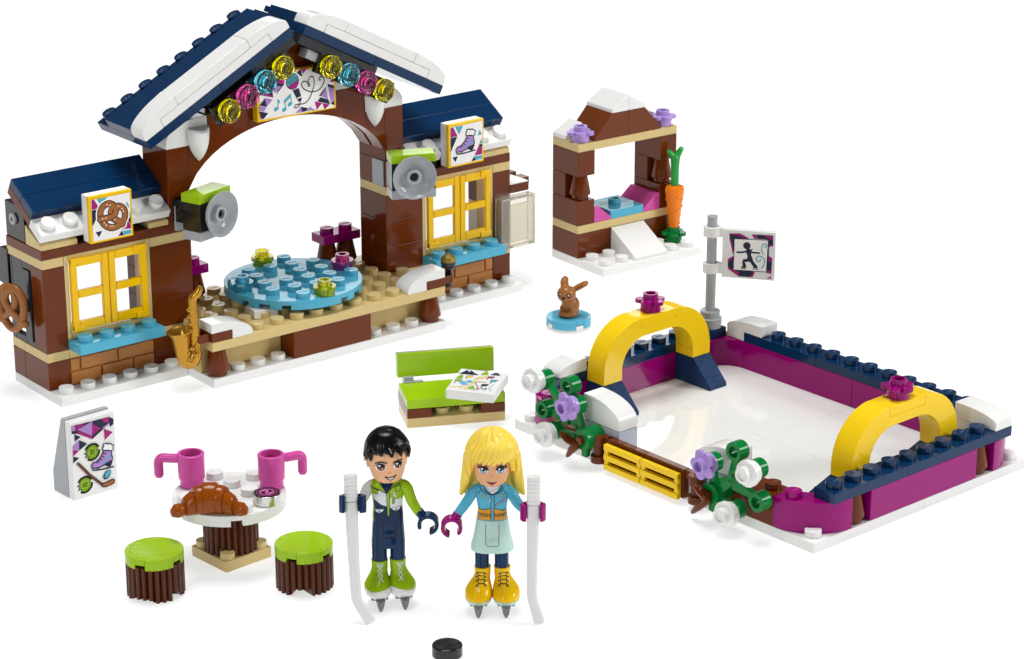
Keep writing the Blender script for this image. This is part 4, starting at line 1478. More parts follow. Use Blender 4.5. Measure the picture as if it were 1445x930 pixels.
# ------------------------------------------------------------------ sandwich board
t = thing('sandwich_board', 'white sign board on a grey wedge advertising an ice skate, hockey stick and puck', 'sign', (-4.32, -8.78, 0), rad(3.0))
b = MB(); b.box(0, 1.94, 0, .36, 0, 3.1); b.build('panel', 'white', t, bevel=.03)
b = MB(); b.prism([(.38, .0), (1.42, .0), (1.42, .82), (.62, 3.14), (.38, 3.14)], 'x', 0, 1.94); b.build('wedge', 'grey', t)
A = Art(O=(0, -.004, 0), U=(1, 0, 0), Vv=(0, 0, 1), N=(0, -1, 0), px=pxmap((105, 913), (541, 780), (58, 168), 1.94, 3.1))
A.poly([(112, 182), (280, 138), (440, 92), (485, 110), (485, 160), (452, 192), (445, 150), (395, 205), (278, 312), (130, 262), (80, 268), (75, 195)], 'ink_navy')
A.poly([(78, 195), (112, 185), (110, 235), (80, 240)], 'ink_lavender')
A.poly([(120, 185), (210, 160), (140, 225), (112, 235)], 'ink_magenta')
A.poly([(278, 138), (275, 278), (135, 225)], 'ink_lavender')
A.poly([(135, 235), (278, 280), (278, 312), (132, 262)], 'ink_magenta')
A.poly([(280, 165), (360, 205), (280, 275)], 'ink_magenta')
A.poly([(365, 115), (445, 90), (440, 145), (400, 150)], 'ink_magenta')
A.poly([(375, 200), (440, 150), (445, 160), (395, 208)], 'ink_lavender')
A.poly([(392, 210), (480, 238), (400, 318)], 'ink_magenta')
A.poly([(105, 270), (165, 292), (108, 338)], 'ink_navy')
A.poly([(88, 385), (148, 325), (150, 420), (90, 415)], 'ink_lavender')
A.poly([(148, 322), (228, 355), (150, 425)], 'ink_navy')
A.poly([(90, 418), (148, 425), (92, 482)], 'ink_magenta')
A.poly([(92, 482), (152, 495), (95, 548)], 'ink_navy')


def burst(cx, cy, digits):
    star, inner = [], []
    for k in range(24):
        a = 2 * PI * k / 24
        for r, L in ((82 if k % 2 == 0 else 52, star), (64 if k % 2 == 0 else 40, inner)):
            L.append((cx + r * math.cos(a), cy + r * 1.06 * math.sin(a) - .28 * r * math.cos(a)))
    A.poly(star, 'ink_black'); A.poly(inner, 'ink_lime')
    ox = cx - 24
    for d in digits:
        if d == '3':
            s = [(0, -20), (14, -24), (16, -12), (5, -2), (17, 6), (14, 20), (0, 22)]
        elif d == '4':
            s = [(12, 24), (12, -22), (-2, 8), (20, 8)]
        else:
            s = [(9, -24), (1, -10), (1, 10), (9, 22), (17, 10), (17, -10), (9, -24)]
        A.stroke([(ox + x, cy + y - .28 * (ox + x - cx)) for x, y in s], .03, 'ink_black', curve=0 if d == '4' else 3)
        ox += 27


burst(275, 435, '30')
burst(208, 752, '40')
k_ = lambda x, y: (270 + (x - 272) * .685, 610 + (y - 658) * .655)
skate_art(A, k_, .045)
A.stroke([(138, 548), (250, 655), (380, 752)], .11, 'ink_black'); A.stroke([(138, 548), (250, 655), (380, 752)], .07, 'ink_dark_brown')
A.blob([(362, 740), (420, 720), (470, 692), (498, 700), (490, 735), (440, 762), (385, 775)], 'ink_black', 3)
A.blob([(378, 745), (425, 728), (472, 702), (488, 710), (480, 730), (438, 752), (392, 764)], 'ink_brown', 3)
A.disc((424, 650), .21, 'ink_black', .13, .75); A.disc((428, 642), .18, 'ink_azure', .095, .75)
A.build('print', t)

# ------------------------------------------------------------------ puck
b = MB(); b.cyl((0, 0, 0), .5, .4, seg=56)
o = b.build('hockey_puck', 'black', bevel=.05, seg=3)
o.location = (-.98, -27.4, 0)
tag(o, 'black round hockey puck lying alone in front of the two dolls', 'puck')

# ------------------------------------------------------------------ the two toy dolls
YAW = rad(-38.27)
BOY = (-.05, -22.88, 0)
GIRL = (2.38, -25.47, 0)


class Form:
    """upright form with rounded-rectangle sections (z, half width, half depth, centre y)"""

    def __init__(self, secs, n=2.4, cx=0.0):
        self.s = secs; self.n = n; self.cx = cx

    def at(self, z):
        s = self.s
        if z <= s[0][0]:
            return s[0][1:]
        for a, b in zip(s, s[1:]):
            if z <= b[0]:
                t = (z - a[0]) / (b[0] - a[0])
                return tuple(a[i] * (1 - t) + b[i] * t for i in (1, 2, 3))
        return s[-1][1:]

    def smooth_at(self, z):
        d = .05
        v = [self.at(max(self.s[0][0], min(self.s[-1][0], z + k * d))) for k in (-1, 0, 1)]
        return tuple((v[0][i] + 2 * v[1][i] + v[2][i]) / 4 for i in range(3))

    def front(self, x, z):
        a, b, cy = self.smooth_at(z)
        u = min(abs((x - self.cx) / a), .999)
        return cy - b * (1 - u ** self.n) ** (1 / self.n)

    def mesh(self, mb, seg=40, step=.045, T=None):
        z0, z1 = self.s[0][0], self.s[-1][0]
        m = max(4, int((z1 - z0) / step))
        R = []
        for i in range(m + 1):
            z = z0 + (z1 - z0) * i / m
            a, b, cy = self.smooth_at(z) if 0 < i < m else self.at(z)
            ring = []
            for k in range(seg):
                t = 2 * PI * k / seg
                c, s_ = math.cos(t), math.sin(t)
                e = 2 / self.n
                ring.append((self.cx + a * math.copysign(abs(c) ** e, c), cy + b * math.copysign(abs(s_) ** e, s_), z))
            R.append(ring)
        mb.rings(R, True, T)


def clip_hand(mb, T, a0=-62, a1=242, h=.42, r=.37, ri=.235):
    """open ring hand, axis along local z, gap towards local -y"""
    pts = arc(0, 0, r, r, a0, a1, 22) + arc(0, 0, ri, ri, a1, a0, 22)
    mb.prism(pts, 'z', -h / 2, h / 2, T=T)


def hair_shell(mb, C0, rx, ry, rz, tmax, drop, ridges, swirl, amp, thick, jag, seg=168, n=22, T=None, flare=0.0, tilt=0.0, back=0.0):
    """strands combed from the crown: meridians over an ellipsoid, then hanging straight down"""
    outer, inner = [], []
    for i in range(seg):
        ph = 2 * PI * i / seg
        j = jag * (abs(((ph * ridges / 2 / PI * .5) % 1) - .5) * 2 - .5)
        j += jag * .5 * math.sin(3.3 * ph + 1)
        tm = tmax(ph) + j
        dr = drop(ph)
        O, I = [], []
        for k in range(n + 1):
            s = k / n
            L0, L1 = tm, dr
            tot = L0 + L1
            d = s * tot
            th = min(d, L0)
            ext = max(0, d - L0)
            w = ph + swirl * (1 - s)
            g = math.sin(w * ridges + 2.2 * math.sin(2 * w + s * 2)) * .6 + math.sin(w * ridges * 1.9 + 1.3 + s * 3) * .4
            rr = 1 + amp * g * min(1, s * 2.2)
            x = rx * rr * math.sin(th) * math.sin(ph)
            y = -ry * rr * math.sin(th) * math.cos(ph)
            z = rz * rr * math.cos(th)
            if ext > 0:
                z -= ext * rz
                x *= 1 + flare * ext; y = y * (1 + flare * ext * .6) + back * ext
            y += tilt * (z - rz)
            p = V(C0[0] + x, C0[1] + y, C0[2] + z)
            O.append(p)
            I.append(V(C0[0] + x * thick, C0[1] + y * thick, C0[2] + (z * thick if z > 0 else z)))
        outer.append(O); inner.append(I)
    vs, fs = [], []
    for i in range(seg):
        vs += outer[i]; vs += inner[i][::-1]
    w = 2 * (n + 1)
    for i in range(seg):
        j = (i + 1) % seg
        for k in range(w - 1):
            if k == 0 or k == w - 2:
                pass
            fs.append((i * w + k, i * w + k + 1, j * w + k + 1, j * w + k))
    mb.add([tuple(v) for v in vs], fs, T)


def face(parent, T, F, X0, zmap, feats, skin):
    fn = lambda u, v, h: T @ V(u, F.front(u, v) - .006 - h, v)
    A = Art(fn=fn, px=lambda x, y: ((x - X0) / 277.7, zmap(y)), dl=.0014, maxlen=.05)
    feats(A)
    return A.build('face_print', parent)


def doll(kind):
    boy = kind == 'boy'
    loc = BOY if boy else GIRL
    lab = ('toy doll with black hair in lime, white and navy jacket and lime skate boots' if boy else
           'toy doll with long yellow hair in azure jacket and mint skirt, yellow skate boots')
    t = thing('toy_doll', lab, 'doll', loc, YAW, 'toy skater dolls')
    t.scale = (.985, .985, .985)
    T = Matrix.Rotation(rad(11 if boy else 0), 4, 'Z')
    dz = 0 if boy else .1
    # head and neck
    F = Form([(4.50 + dz, .16, .16, -.16), (4.56 + dz, .37, .36, -.15), (4.7 + dz, .51, .49, -.12), (4.95 + dz, .6, .58, -.06), (5.25 + dz, .655, .63, -.02), (5.6 + dz, .66, .65, 0), (5.95 + dz, .56, .58, .02), (6.2 + dz, .3, .3, .04)], 2.15)
    b = MB(T); F.mesh(b, 48); b.cyl((0, -.02, 4.3), .24, .5)
    # nose and ears
    b.ball((0, F.front(0, 4.98 + dz) + .02, 4.98 + dz), (.07, .06, .06), seg=12, rings=8)
    for sx in (-1, 1):
        b.ball((sx * .64, .05, 5.15 + dz), (.06, .12, .16), seg=12, rings=8)
    head = b.build('head', 'skin' if boy else 'skin_tan', t, bevel=0)
    if boy:
        zm = lambda y: 6.858 - y / 254.4
        X0 = 321

        def feats(A):
            for ex, ey, iris in ((238, 418, 'ink_iris'), (404, 406, 'ink_iris')):
                A.disc((ex, ey), .17, 'ink_white', .15)
                A.disc((ex + 3, ey), .13, 'ink_black', .13)
                A.disc((ex + 3, ey + 10), .1, 'ink_iris', .085)
                A.disc((ex + 3, ey - 6), .075, 'ink_black')
                A.disc((ex - 10, ey - 12), .035, 'ink_white'); A.disc((ex + 14, ey + 12), .022, 'ink_white')
                A.stroke([(ex - 44, ey - 6), (ex - 24, ey - 30), (ex + 12, ey - 33), (ex + 42, ey - 14)], .03, 'ink_black', curve=4)
            A.stroke([(190, 386), (238, 368), (294, 378)], .04, 'ink_black', curve=4)
            A.stroke([(356, 378), (402, 362), (444, 366)], .04, 'ink_black', curve=4)
            A.blob([(284, 515), (330, 512), (374, 502), (352, 530), (318, 535)], 'ink_white', 4)
            A.stroke([(276, 506), (312, 516), (345, 512), (384, 496)], .035, 'ink_black', curve=4)
            A.stroke([(284, 512), (318, 537), (352, 530), (374, 504)], .035, 'ink_black', curve=4)
            A.stroke([(318, 556), (345, 553)], .02, 'ink_iris')
    else:
        zm = lambda y: 7.077 - y / 254.4
        X0 = 367

        def feats(A):
            for ex, ey, sg in ((288, 446, -1), (450, 446, 1)):
                A.disc((ex, ey), .165, 'ink_white', .12)
                A.disc((ex, ey), .125, 'ink_black', .125)
                A.disc((ex, ey + 8), .1, 'ink_iris_blue', .09)
                A.disc((ex, ey - 4), .06, 'ink_black')
                A.disc((ex - 14, ey - 10), .032, 'ink_white'); A.disc((ex + 13, ey + 12), .022, 'ink_white')
                A.stroke([(ex - sg * 42, ey - 8), (ex - sg * 10, ey - 32), (ex + sg * 25, ey - 28), (ex + sg * 50, ey - 18)], .055, 'ink_black', curve=4)
                A.stroke([(ex + sg * 40, ey - 20), (ex + sg * 56, ey - 36)], .03, 'ink_black'); A.stroke([(ex + sg * 34, ey - 8), (ex + sg * 54, ey - 12)], .03, 'ink_black')
            A.stroke([(245, 402), (290, 402), (335, 415)], .03, 'ink_dark_brown', curve=4)
            A.stroke([(405, 415), (450, 402), (495, 402)], .03, 'ink_dark_brown', curve=4)
            A.blob([(330, 562), (350, 556), (365, 560), (380, 556), (400, 560), (384, 578), (364, 586), (344, 578)], 'ink_lip', 4)
            A.stroke([(314, 552), (345, 562), (368, 566), (390, 562), (412, 552)], .025, 'ink_black', curve=4)
            A.stroke([(352, 600), (378, 600)], .02, 'ink_lip')
    face(head, T, F, X0, zm, feats, None)
    # hair
    b = MB(T)
    if boy:
        def tm(p):
            q = abs((p + PI) % (2 * PI) - PI)
            P = [(0, 71), (.7, 72), (1.2, 98), (2.0, 118), (PI, 132)]
            for (a0, v0), (a1, v1) in zip(P, P[1:]):
                if q <= a1:
                    return rad(v0 + (v1 - v0) * (q - a0) / (a1 - a0))
            return rad(132)
        hair_shell(b, (0, .03, 5.52), .79, .78, .90, tm, lambda p: 0.0, 9, 1.6, .022, .86, .05)
        def on(p, q, k=1.0):
            # a point on the hair dome: azimuth p from the front, polar angle q
            return (.79 * k * math.sin(q) * math.sin(p), .03 - .78 * k * math.sin(q) * math.cos(p), 5.52 + .90 * k * math.cos(q))
        # combed strands sweep from the parting across the dome and end in a short fringe
        for k in range(13):
            p = -1.5 + .25 * k
            e = 1.25 + .08 * math.sin(5 * k) + (.3 if abs(p) > 1.1 else 0)
            b.tube([on(-.5 + .1 * p, .25, .97), on(-.25 + .62 * p, .62, .985), on(.0 + .85 * p, 1.0, .985), on(.1 + p, e, .99), on(.16 + p, e + .1, .96)], [.06, .12, .14, .1, .03], 10, 6, flat=.5)
        for p, e in ((.08, 1.46), (.52, 1.52), (-.95, 1.68), (1.15, 1.7)):
            b.tube([on(p - .12, 1.1, .98), on(p, 1.36, 1.0), on(p + .05, e, .98)], [.12, .13, .04], 10, 5, flat=.55)
        b.build('hair', 'hair_black', t, bevel=0)
    else:
        def tm(p):
            q = abs((p + PI) % (2 * PI) - PI)          # 0 at the front
            return rad(93) if q > .95 else rad(87)
        def dr(p):
            q = abs((p + PI) % (2 * PI) - PI)
            P = [(0, 0), (.72, 0), (.98, .5), (1.22, .55), (1.5, 1.5), (PI, 1.55)]
            for (a0, v0), (a1, v1) in zip(P, P[1:]):
                if q <= a1:
                    t_ = (q - a0) / (a1 - a0); t_ = t_ * t_ * (3 - 2 * t_)
                    return v0 + (v1 - v0) * t_
            return 1.55
        hair_shell(b, (0, .06, 5.62), .9, .84, .98, tm, dr, 18, .35, .042, .82, .12, flare=.12, back=.2)
        for k in range(9):
            a = -.85 + .21 * k
            b.tube([(.25 + .2 * math.sin(a), -.25, 6.46), (.1 + .7 * math.sin(a), -.68 * math.cos(a), 6.12), (.82 * math.sin(a - .02), -.77 * math.cos(a), 5.82), (.83 * math.sin(a - .14), -.80 * math.cos(a - .1), 5.63 - .06 * (k % 2))], [.08, .14, .13, .04], 10, 5, flat=.5)
        b.tube([(-.66, -.4, 6.0), (-.78, -.42, 5.6), (-.74, -.44, 5.1)], [.14, .15, .05], 12, 5, flat=.7)
        for sx in (-1, 1):
            b.tube([(sx * .84, .0, 5.7), (sx * .86, .08, 5.1), (sx * .92, .14, 4.6), (sx * 1.05, .12, 4.16)], [.12, .17, .17, .07], 12, 5, flat=.6)
            b.tube([(sx * .8, .2, 5.6), (sx * .8, .34, 5.0), (sx * .82, .4, 4.5), (sx * .86, .38, 4.1)], [.14, .2, .2, .1], 12, 5, flat=.6)
            b.tube([(sx * .8, -.22, 5.8), (sx * .87, -.2, 5.3), (sx * .84, -.22, 4.95)], [.12, .14, .05], 12, 5, flat=.6)
        b.ball((0.04, .0, 6.6), (.07, .06, .03), seg=10, rings=6)
        b.build('hair', 'hair_yellow', t, bevel=0)
    # torso with printed jacket
    if boy:
        FT_ = Form([(3.08, .53, .35, 0), (3.22, .53, .35, 0), (3.6, .5, .34, 0), (4.05, .55, .38, -.01), (4.35, .6, .36, 0), (4.52, .5, .3, 0), (4.64, .26, .22, 0)], 2.8)
        zt = lambda y: 6.752 - y / 254.4
        X1 = 309
    else:
        FT_ = Form([(3.3, .53, .33, 0), (3.7, .49, .32, 0), (4.1, .54, .38, -.02), (4.42, .57, .35, 0), (4.62, .46, .3, 0), (4.74, .27, .24, 0)], 2.8)
        zt = lambda y: 6.971 - y / 254.4
        X1 = 366
    b = MB(T); FT_.mesh(b, 48)
    body = b.build('torso', 'lime' if boy else 'azure', t, bevel=0)
    # back yaw of the print: traced positions sit on the turned chest
    sh = .06 if boy else 0
    A = Art(fn=lambda u, v, h: T @ V(u, FT_.front(u, v) - .005 - h, v), px=lambda x, y: ((x - X1) / 277.7 - sh, zt(y)), dl=.0014, maxlen=.05)
    if boy:
        A.poly([(188, 715), (250, 765), (302, 785), (302, 850), (328, 850), (328, 805), (345, 800), (460, 800), (466, 948), (186, 948)], 'ink_deep_navy')
        A.poly([(172, 606), (190, 612), (302, 662), (304, 785), (250, 765), (186, 715), (178, 640)], 'ink_pale')
        A.poly([(328, 720), (355, 700), (395, 722), (460, 722), (458, 800), (345, 802), (328, 806)], 'ink_pale')
        A.poly([(236, 552), (300, 655), (362, 584), (352, 560), (320, 592), (262, 590)], 'ink_deep_navy')
        A.poly([(240, 540), (352, 552), (355, 582), (320, 596), (262, 592)], 'ink_deep_navy')
        A.poly([(303, 660), (330, 660), (327, 872), (309, 872)], 'ink_lime_bright')
        A.stroke([(302, 655), (308, 874)], .022, 'ink_navy'); A.stroke([(331, 655), (328, 874)], .022, 'ink_navy')
        A.stroke([(160, 606), (225, 622), (302, 662), (340, 625), (390, 592), (445, 582)], .026, 'ink_navy')
        A.stroke([(236, 556), (302, 660)], .02, 'ink_navy'); A.stroke([(302, 655), (366, 585), (360, 560)], .02, 'ink_navy')
        for pts in ([(176, 616), (226, 628), (220, 658), (204, 668), (180, 655)], [(385, 606), (438, 600), (434, 640), (415, 655), (392, 648)]):
            A.poly(pts, 'ink_lime_bright'); A.stroke(pts, .022, 'ink_navy', closed=True)
        A.disc((200, 648), .022, 'ink_navy')
        for pts in ([(184, 815), (278, 808), (262, 835), (226, 846), (202, 838)], [(344, 802), (440, 796), (428, 824), (396, 834), (364, 826)]):
            A.poly(pts, 'ink_pale'); A.stroke(pts, .016, 'ink_navy', closed=True)
        A.disc((232, 830), .026, 'ink_navy'); A.disc((392, 820), .026, 'ink_navy')
        A.poly([(356, 710), (378, 700), (380, 755), (364, 768), (354, 755)], 'ink_lime'); A.stroke([(356, 710), (354, 755), (364, 768), (380, 755), (378, 705)], .016, 'ink_navy')
        A.blob([(362, 655), (368, 650), (394, 690), (385, 704), (370, 700)], 'ink_white', 3); A.stroke([(362, 655), (394, 690), (385, 704), (370, 700)], .016, 'ink_navy', closed=True)
    else:
        A.poly([(230, 808), (290, 818), (352, 800), (352, 912), (228, 912)], 'ink_orange'); A.poly([(384, 798), (450, 824), (502, 824), (504, 912), (384, 912)], 'ink_orange')
        A.poly([(285, 575), (452, 575), (410, 640), (372, 670), (330, 640)], 'ink_pale')
        A.stroke([(300, 600), (350, 628), (405, 622), (440, 596)], .018, 'ink_grey', curve=3); A.stroke([(310, 625), (350, 645), (400, 640)], .014, 'ink_grey', curve=3)
        A.stroke([(240, 590), (275, 640), (352, 672), (380, 672), (450, 645), (495, 590)], .024, 'ink_navy', curve=3)
        A.stroke([(275, 580), (300, 630), (370, 668), (440, 632), (468, 580)], .028, 'ink_navy', curve=3)
        A.stroke([(355, 670), (353, 915)], .02, 'ink_navy'); A.stroke([(385, 670), (384, 915)], .02, 'ink_navy')
        A.stroke([(230, 808), (290, 818), (352, 800)], .02, 'ink_navy', curve=3); A.stroke([(384, 798), (450, 824), (502, 824)], .02, 'ink_navy', curve=3)
        A.stroke([(212, 672), (242, 665), (258, 640)], .018, 'ink_navy'); A.stroke([(520, 672), (492, 665), (478, 640)], .018, 'ink_navy')
        for c in ((294, 682), (450, 682)):
            A.disc(c, .058, 'ink_navy', .05); A.disc(c, .042, 'ink_yellow', .034)
        A.blob([(332, 735), (352, 690), (352, 720), (345, 738)], 'ink_white', 3); A.stroke([(332, 735), (352, 690), (352, 720), (345, 738)], .012, 'ink_navy', closed=True)
        A.stroke([(402, 768), (492, 716)], .07, 'ink_navy'); A.stroke([(406, 766), (486, 720)], .045, 'ink_grey'); A.disc((488, 718), .04, 'ink_grey')
        for a_, c_2 in ((240, 338), (398, 492)):
            A.stroke([(a_, 868), (c_2, 868)], .11, 'ink_navy'); A.stroke([(a_ + 4, 868), (c_2 - 4, 868)], .075, 'ink_orange'); A.stroke([(a_ + 6, 868), (c_2 - 6, 868)], .03, 'ink_navy')
            A.disc(((a_ if a_ < 300 else c_2), 868), .035, 'ink_grey', .06)
    A.build('jacket_print', body)
    # arms
    jk = 'lime' if boy else 'azure'
    gl = 'navy' if boy else 'magenta'
    if boy:
        b = MB(); b.tube([(.5, .02, 4.36), (.66, .0, 4.2), (.82, -.04, 3.75), (1.02, -.12, 3.42), (1.1, -.14, 3.34)], [.17, .2, .185, .165, .155], 18, 5); b.build('sleeve', jk, t, bevel=0)
        b = MB(); b.tube([(1.06, -.13, 3.38), (1.2, -.18, 3.24)], [.165, .16], 16, 2)
        Th = Matrix.Translation(V(1.38, -.2, 2.98)) @ Matrix.Rotation(rad(26), 4, 'Y') @ Matrix.Rotation(PI / 2, 4, 'X') @ Matrix.Rotation(0, 4, 'Z')
        clip_hand(b, Th, -56, 236, .46); b.build('hand', gl, t, bevel=.04)
        b = MB(); b.tube([(-.5, .0, 4.36), (-.66, -.04, 4.2), (-.8, -.2, 3.95), (-.9, -.38, 3.9), (-.95, -.46, 3.92)], [.17, .2, .19, .17, .16], 18, 5); b.build('sleeve', 'white', t, bevel=0)
        b = MB(); b.tube([(-.9, -.42, 3.92), (-1.0, -.5, 3.94)], [.165, .16], 16, 2)
        clip_hand(b, Matrix.Translation(V(-1.14, -.75, 3.94)) @ Matrix.Rotation(rad(-18), 4, 'X'), -50, 230, .62, .47, .34); b.build('hand', gl, t, bevel=.05)
    else:
        b = MB(); b.tube([(-.48, .02, 4.42), (-.64, .0, 4.28), (-.88, -.04, 3.9), (-1.12, -.1, 3.58), (-1.2, -.12, 3.48)], [.16, .19, .18, .16, .15], 18, 5); b.build('sleeve', jk, t, bevel=0)
        b = MB(); b.tube([(-1.16, -.12, 3.52), (-1.26, -.16, 3.38)], [.165, .16], 16, 2)
        Th = Matrix.Translation(V(-1.37, -.2, 3.1)) @ Matrix.Rotation(rad(-14), 4, 'Y') @ Matrix.Rotation(PI / 2, 4, 'X')
        clip_hand(b, Th, -62, 242, .46); b.build('hand', gl, t, bevel=.04)
        b = MB(); b.tube([(.48, .0, 4.42), (.64, -.04, 4.26), (.86, -.2, 3.96), (1.04, -.4, 3.84), (1.1, -.48, 3.83)], [.16, .19, .18, .16, .15], 18, 5); b.build('sleeve', jk, t, bevel=0)
        b = MB(); b.tube([(1.06, -.44, 3.83), (1.2, -.5, 3.83)], [.16, .16], 16, 2)
        clip_hand(b, Matrix.Translation(V(1.375, -.70, 3.85)) @ Matrix.Rotation(rad(-11), 4, 'X'), -50, 230, .6, .44, .32); b.build('hand', gl, t, bevel=.05)
    # hips and legs
    if boy:
        H = Form([(2.06, .56, .33, 0), (2.2, .58, .37, 0), (2.7, .55, .38, 0), (3.0, .53, .36, 0), (3.13, .525, .345, 0)], 2.8)
        b = MB(T); H.mesh(b, 44)
        for sx in (-1, 1):
            Form([(1.48, .26, .27, 0), (1.9, .26, .29, 0), (2.2, .265, .31, 0)], 2.3, sx * .315).mesh(b, 28)
        hp = b.build('trousers', 'navy', t, bevel=.03)
    else:
        H = Form([(2.22, .74, .56, 0), (2.3, .745, .565, 0), (2.7, .65, .5, 0), (3.2, .56, .4, 0), (3.36, .54, .36, 0)], 2.5)
        b = MB(T); H.mesh(b, 44); hp = b.build('skirt', 'mint', t, bevel=.03)
        b = MB(T)
        for sx in (-1, 1):
            Form([(1.4, .24, .25, 0), (2.3, .245, .26, 0)], 2.1, sx * .335 - .02).mesh(b, 28)
        b.build('leggings', 'navy', t, bevel=0)
    # front hip hinge
    fn = lambda u, v, h: T @ V(u, H.front(u, v) - .004 - h, v)
    R = []
    for i in range(9):
        z = 2.55 + .7 * i / 8
        R.append([T @ V(x, H.front(x, z) - (.075 if abs(x) < .15 else .03) * math.sin(PI * min(1, (i + .8) / 3)), z) for x in (-.2, -.15, -.05, .05, .15, .2)])
    A = Art(fn=fn, dl=.0014, maxlen=.08)
    rim = [(-.225, 3.25), (-.225, 2.56), (-.17, 2.5), (.17, 2.5), (.225, 2.56), (.225, 3.25)]
    A.stroke(rim, .03, 'ink_black' if boy else 'ink_grey')
    A.build('hinge_line', hp)
    b = MB()
    vs = [p for r in R for p in r]; fs = []
    for i in range(8):
        for k in range(5):
            fs.append((i * 6 + k, i * 6 + k + 1, (i + 1) * 6 + k + 1, (i + 1) * 6 + k))
    b.add([tuple(p) for p in vs], fs); b.build('hip_hinge', 'navy' if boy else 'mint', hp, bevel=0)
    # skate boots
    for sx in (-1, 1):
        cx = sx * (.42 if boy else .47) + (.0)
        lx = sx * (.315 if boy else .335)
        bm_ = 'lime' if boy else 'yellow'
        top = 1.6 if boy else 1.56
        K = 1.0 if boy else 1.02
        secs = [(.45, .40 * K, .57 * K, -.26), (.55, .46 * K, .63 * K, -.27), (.7, .47 * K, .62 * K, -.26), (.82, .45 * K, .56 * K, -.23), (.94, .395 * K, .46 * K, -.16), (1.06, .325 * K, .37 * K, -.08), (1.2, .285, .315, -.03), (1.38, .275, .295, 0), (top, .29, .305, 0)]
        b = MB(T)
        m = 32
        z0, z1 = secs[0][0], secs[-1][0]
        fo = Form(secs, 2.15, 0)
        R = []
        for i in range(m + 1):
            z = z0 + (z1 - z0) * i / m
            a, bb, cy = fo.smooth_at(z) if 0 < i < m else fo.at(z)
            mix = min(1, max(0, (z - .8) / .5))
            c_x = cx * (1 - mix) + lx * mix
            R.append([(c_x + a * math.cos(2 * PI * k / 36), cy + bb * math.sin(2 * PI * k / 36), z) for k in range(36)])
        b.rings(R)
        bt = b.build('boot', bm_, t, bevel=.02)
        # sole
        so = 'white' if boy else 'mint'
        ztop = .74 if boy else .55
        b = MB(T); R = []
        for i in range(9):
            z = .41 + (ztop - .41) * i / 8
            a, bb, cy = fo.smooth_at(max(z, .49))
            e = .0 if i in (0,) else .014
            sc = .9 if i == 0 else (.97 if i == 1 else 1)
            R.append([(cx + (a * sc + e) * math.cos(2 * PI * k / 36), cy + (bb * sc + e) * math.sin(2 * PI * k / 36), z + (.04 * math.sin(2 * (2 * PI * k / 36)) * sx if i == 8 and boy else 0)) for k in range(36)])
        b.rings(R); b.build('sole', so, bt, bevel=0)
        b = MB(T)
        b.prism([(-1.0, .41), (-1.0, .22), (-.9, .02), (.2, .0), (.36, .14), (.3, .35), (-.6, .22), (-.66, .41)], 'x', cx - .065, cx + .065)
        b.prism([(cx - .16, .45), (cx + .16, .45), (cx + .1, .16), (cx + .03, .02), (cx - .03, .02), (cx - .1, .16)], 'y', -.96, -.74)
        b.box(cx - .3, cx + .3, -.7, .1, .34, .42)
        b.build('blade', 'steel', bt, bevel=.02)
        # laces
        zf = lambda u, v, h: T @ V(u, (lambda q: q[2] - q[1] * math.sqrt(max(0.01, 1 - ((u - (cx * (1 - min(1, max(0, (v - .8) / .5))) + lx * min(1, max(0, (v - .8) / .5)))) / q[0]) ** 2)))(fo.smooth_at(v)) - .006 - h, v)
        A = Art(fn=zf, dl=.0014, maxlen=.06)
        cz = (cx + lx * 2) / 3
        if boy:
            for k in range(3):
                z = .97 + .15 * k
                A.stroke([(cz - .08, z), (cz + .08, z + .15)], .028, 'ink_white'); A.stroke([(cz + .08, z), (cz - .08, z + .15)], .028, 'ink_white')
            A.stroke([(cz, 1.42), (cz - .1, 1.48), (cz - .06, 1.54), (cz, 1.45), (cz + .07, 1.54), (cz + .1, 1.48), (cz, 1.42)], .025, 'ink_white', curve=3)
        else:
            for k in range(4):
                z = 1.02 + .115 * k
                A.stroke([(cz - .16, z), (cz - .1, z + .06), (cz + .1, z + .06), (cz + .16, z)], .024, 'ink_navy')
                A.disc((cz - .16, z), .026, 'ink_navy'); A.disc((cz + .16, z), .026, 'ink_navy')
            A.stroke([(cz - .1, 1.0), (cz - .1, 1.42)], .018, 'ink_navy'); A.stroke([(cz + .1, 1.0), (cz + .1, 1.42)], .018, 'ink_navy')
        A.build('laces', bt)
    return t




doll('boy')
doll('girl')


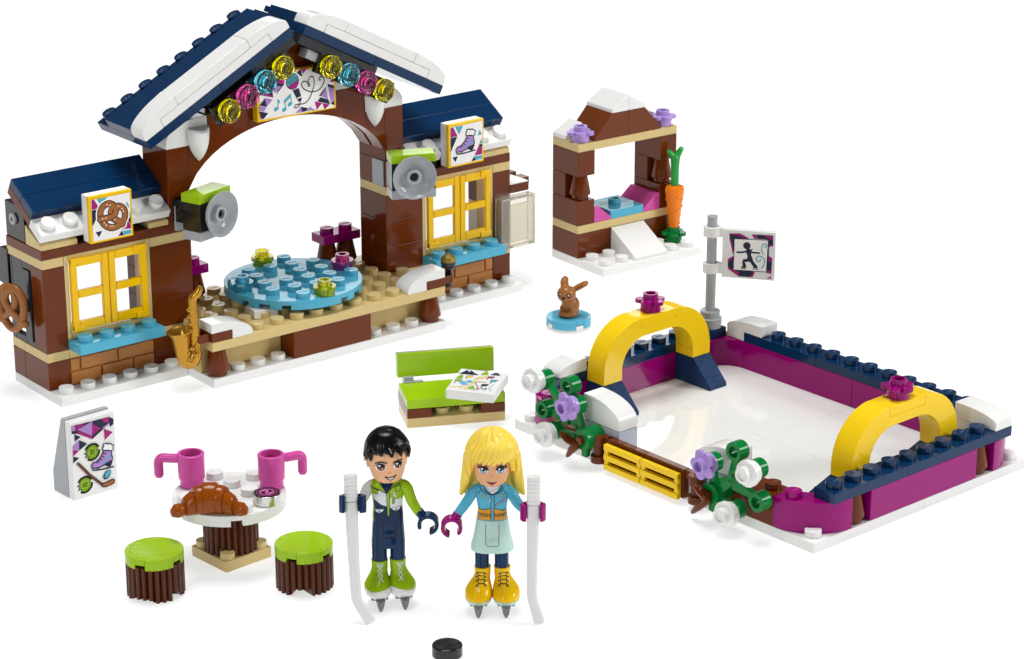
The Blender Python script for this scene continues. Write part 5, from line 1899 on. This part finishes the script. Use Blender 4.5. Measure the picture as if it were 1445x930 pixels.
def stick(label, base, pts):
    c, s_ = math.cos(YAW), math.sin(YAW)
    p0 = V(*pts[-1]); p0.z = 0
    t = thing('hockey_stick', label, 'hockey stick', (base[0] + c * p0.x - s_ * p0.y, base[1] + s_ * p0.x + c * p0.y, 0), YAW, 'white hockey sticks')
    P = [V(*p) - p0 for p in pts]
    sec = [(math.copysign(abs(math.cos(a)) ** .5, math.cos(a)), math.copysign(abs(math.sin(a)) ** .5, math.sin(a))) for a in [2 * PI * k / 28 for k in range(28)]]

    def ring(c0, d, w, h):
        d = d.normalized(); sx = V(1, 0, 0); sx = (sx - d * sx.dot(d)).normalized(); sy = d.cross(sx)
        return [tuple(c0 + sx * w * p[0] + sy * h * p[1]) for p in sec]
    # shaft with taped grip ridges at the top
    top, hand, low = P[0], P[1], P[4]
    R = []
    d = (P[0] - P[2])
    nb = 7
    for k in range(nb):
        for f, w in ((0, .2), (.15, .225), (.75, .225), (.9, .2)):
            R.append(ring(P[0] * (1 - (k + f) / nb) + P[1] * (k + f) / nb, d, w, w * .8))
    R[0] = ring(P[0], d, .2, .16)
    b = MB(); b.rings(R[::-1]); b.build('grip', 'stick_white', t, bevel=.012)
    R = [ring(P[1], P[1] - P[2], .215, .16), ring(P[2], P[1] - P[3], .2, .15), ring(P[3], P[2] - P[4], .18, .14), ring(P[4] + (P[3] - P[4]) * .12, P[3] - P[4], .175, .13),
         ring(P[4] * .93 + P[5] * .07, (P[3] - P[5]), .165, .105), ring(P[4] * .75 + P[5] * .25, P[4] - P[5], .17, .1), ring(P[5], P[4] - P[5], .19, .09), ring(P[5] + (P[5] - P[4]).normalized() * .06, P[4] - P[5], .15, .07)]
    b = MB(); b.rings(R[::-1]); b.build('shaft', 'stick_white', t, bevel=.02)


stick('white hockey stick held by the black-haired doll', BOY, [(-1.2, -.47, 4.81), (-1.17, -.72, 3.94), (-1.13, -1.05, 2.82), (-1.07, -1.38, 1.7), (-1.01, -1.65, .79), (-.55, -1.86, .10)])
stick('white hockey stick held by the yellow-haired doll', GIRL, [(1.38, -.53, 5.02), (1.37, -.7, 4.05), (1.35, -.88, 2.97), (1.32, -1.09, 1.79), (1.32, -1.23, .96), (1.57, -1.38, .10)])
